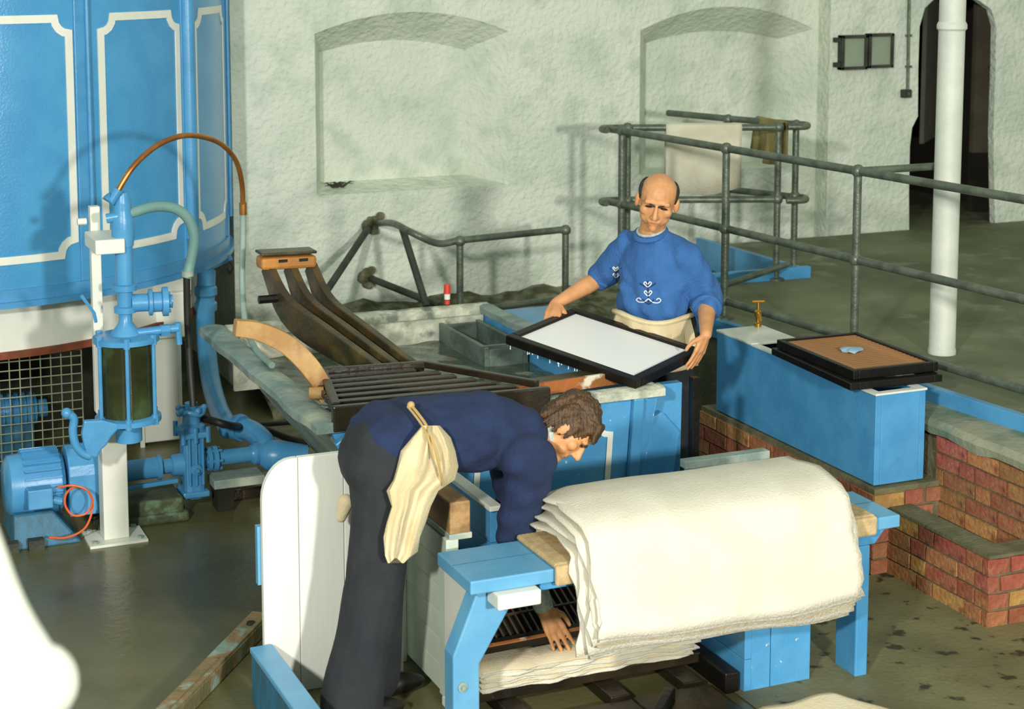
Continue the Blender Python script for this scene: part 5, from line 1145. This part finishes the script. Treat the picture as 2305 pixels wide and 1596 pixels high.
sw.caps((2.05,5.62,1.0), (2.05,5.74,1.0), .135, .135); sw.caps((1.985,5.62,1.0), (2.0,5.75,1.0), .13, .13)
blob('sweater', sw, 'navy', co, .009, 3, noise=lambda p: .003*math.sin(p.x*40+p.z*55)+.002*math.sin(p.z*80-p.x*30))
tr2 = MB()
tr2.caps(hipR+Vector((.0,.02,.02)), hipL+Vector((0,-.02,.02)), .125, .125); tr2.caps((1.925,5.62,.925), (1.945,5.74,.925), .12, .12)
tr2.caps(hipR, knR, .118, .098); tr2.caps(knR, anR+Vector((0,0,-.0)), .098, .112); tr2.caps(hipL, knL, .115, .092); tr2.caps(knL, anL, .092, .10)
blob('trousers', tr2, 'charcoal', co, .011, 3, noise=lambda p: .004*math.sin(p.z*9+p.x*40))
for a_ in (anR, anL): build(MB().ball(a_+Vector((.07,0,-.035)), 1, 14, (.135,.045,.042)), 'shoe', 'black_leather', co, True)
cf = wR+(eR-wR)*.02; ax_ = (eR-wR).normalized()
build(MB().tube([cf-ax_*.0, cf+ax_*.05, cf+ax_*.12, cf+ax_*.2], [.036,.040,.043,.05], 16), 'shirt_cuff', 'shirt', co, True)
build(ringtube(T2(0,-.028,-.092), sc2-T2(0,-.02,-.06), .066, .011), 'collar', 'shirt', co, True)
rows = [(958,950,990),(985,925,1012),(1015,905,1028),(1050,893,1031),(1080,884,1022),(1105,873,990),(1140,880,968),(1175,870,958),(1210,866,948),(1245,864,938),(1262,872,918)]
V = []; Fc = []; nx = 26
for k, (yy, xl_, xr_) in enumerate(rows):
    for side in (0, 1):
        for i in range(nx+1):
            u = i/nx; u = u if side == 0 else 1-u; e = math.sin(PI*u)**.5; t_ = k/(len(rows)-1)
            fold = (.010+.006*math.sin(k))*math.sin(u*(16-5*t_)+k*.35+.5)+.006*math.sin(u*31+k*.2); full = .055 if k < 5 else .03
            yb_ = 5.475 if k < 5 else 5.45; dep = yb_-full*e-fold*e if side == 0 else yb_+.03*e
            V.append(PY(xl_+(xr_-xl_)*u+(0 if 0 < u < 1 else 3*math.sin(k*2.2)), yy+(6*math.sin(u*9+1) if k > 8 else 0), dep))
m_ = 2*(nx+1)
for k in range(len(rows)-1):
    for i in range(m_): Fc.append((k*m_+i, k*m_+(i+1) % m_, (k+1)*m_+(i+1) % m_, (k+1)*m_+i))
Fc += [tuple(range(m_))[::-1], tuple((len(rows)-1)*m_+i for i in range(m_))]
build(MB().add(V, Fc), 'bunched_apron', 'canvas', co, True)
bk_ = MB(); bk_.caps(PY(778,1130,5.83), PY(768,1165,5.83), .03, .02); blob('apron_tail', bk_, 'canvas', co, .008, 2)
st_ = [PY(925,912,5.56), PY(940,930,5.51), PY(958,955,5.45), PY(972,985,5.395), PY(984,1030,5.385), PY(992,1065,5.40), PY(998,1092,5.43)]
build(MB().tube(arc(st_, 5), .0055, 6), 'apron_string', 'twine', co, True); build(MB().tube(arc([p+Vector((-.012,0,-.004)) for p in st_[:5]], 5), .0045, 6), 'apron_string', 'twine', co, True)
build(MB().ball(st_[0], .014, 10), 'string_knot', 'twine', co, True)
bpy.data.scenes.remove(TMP)
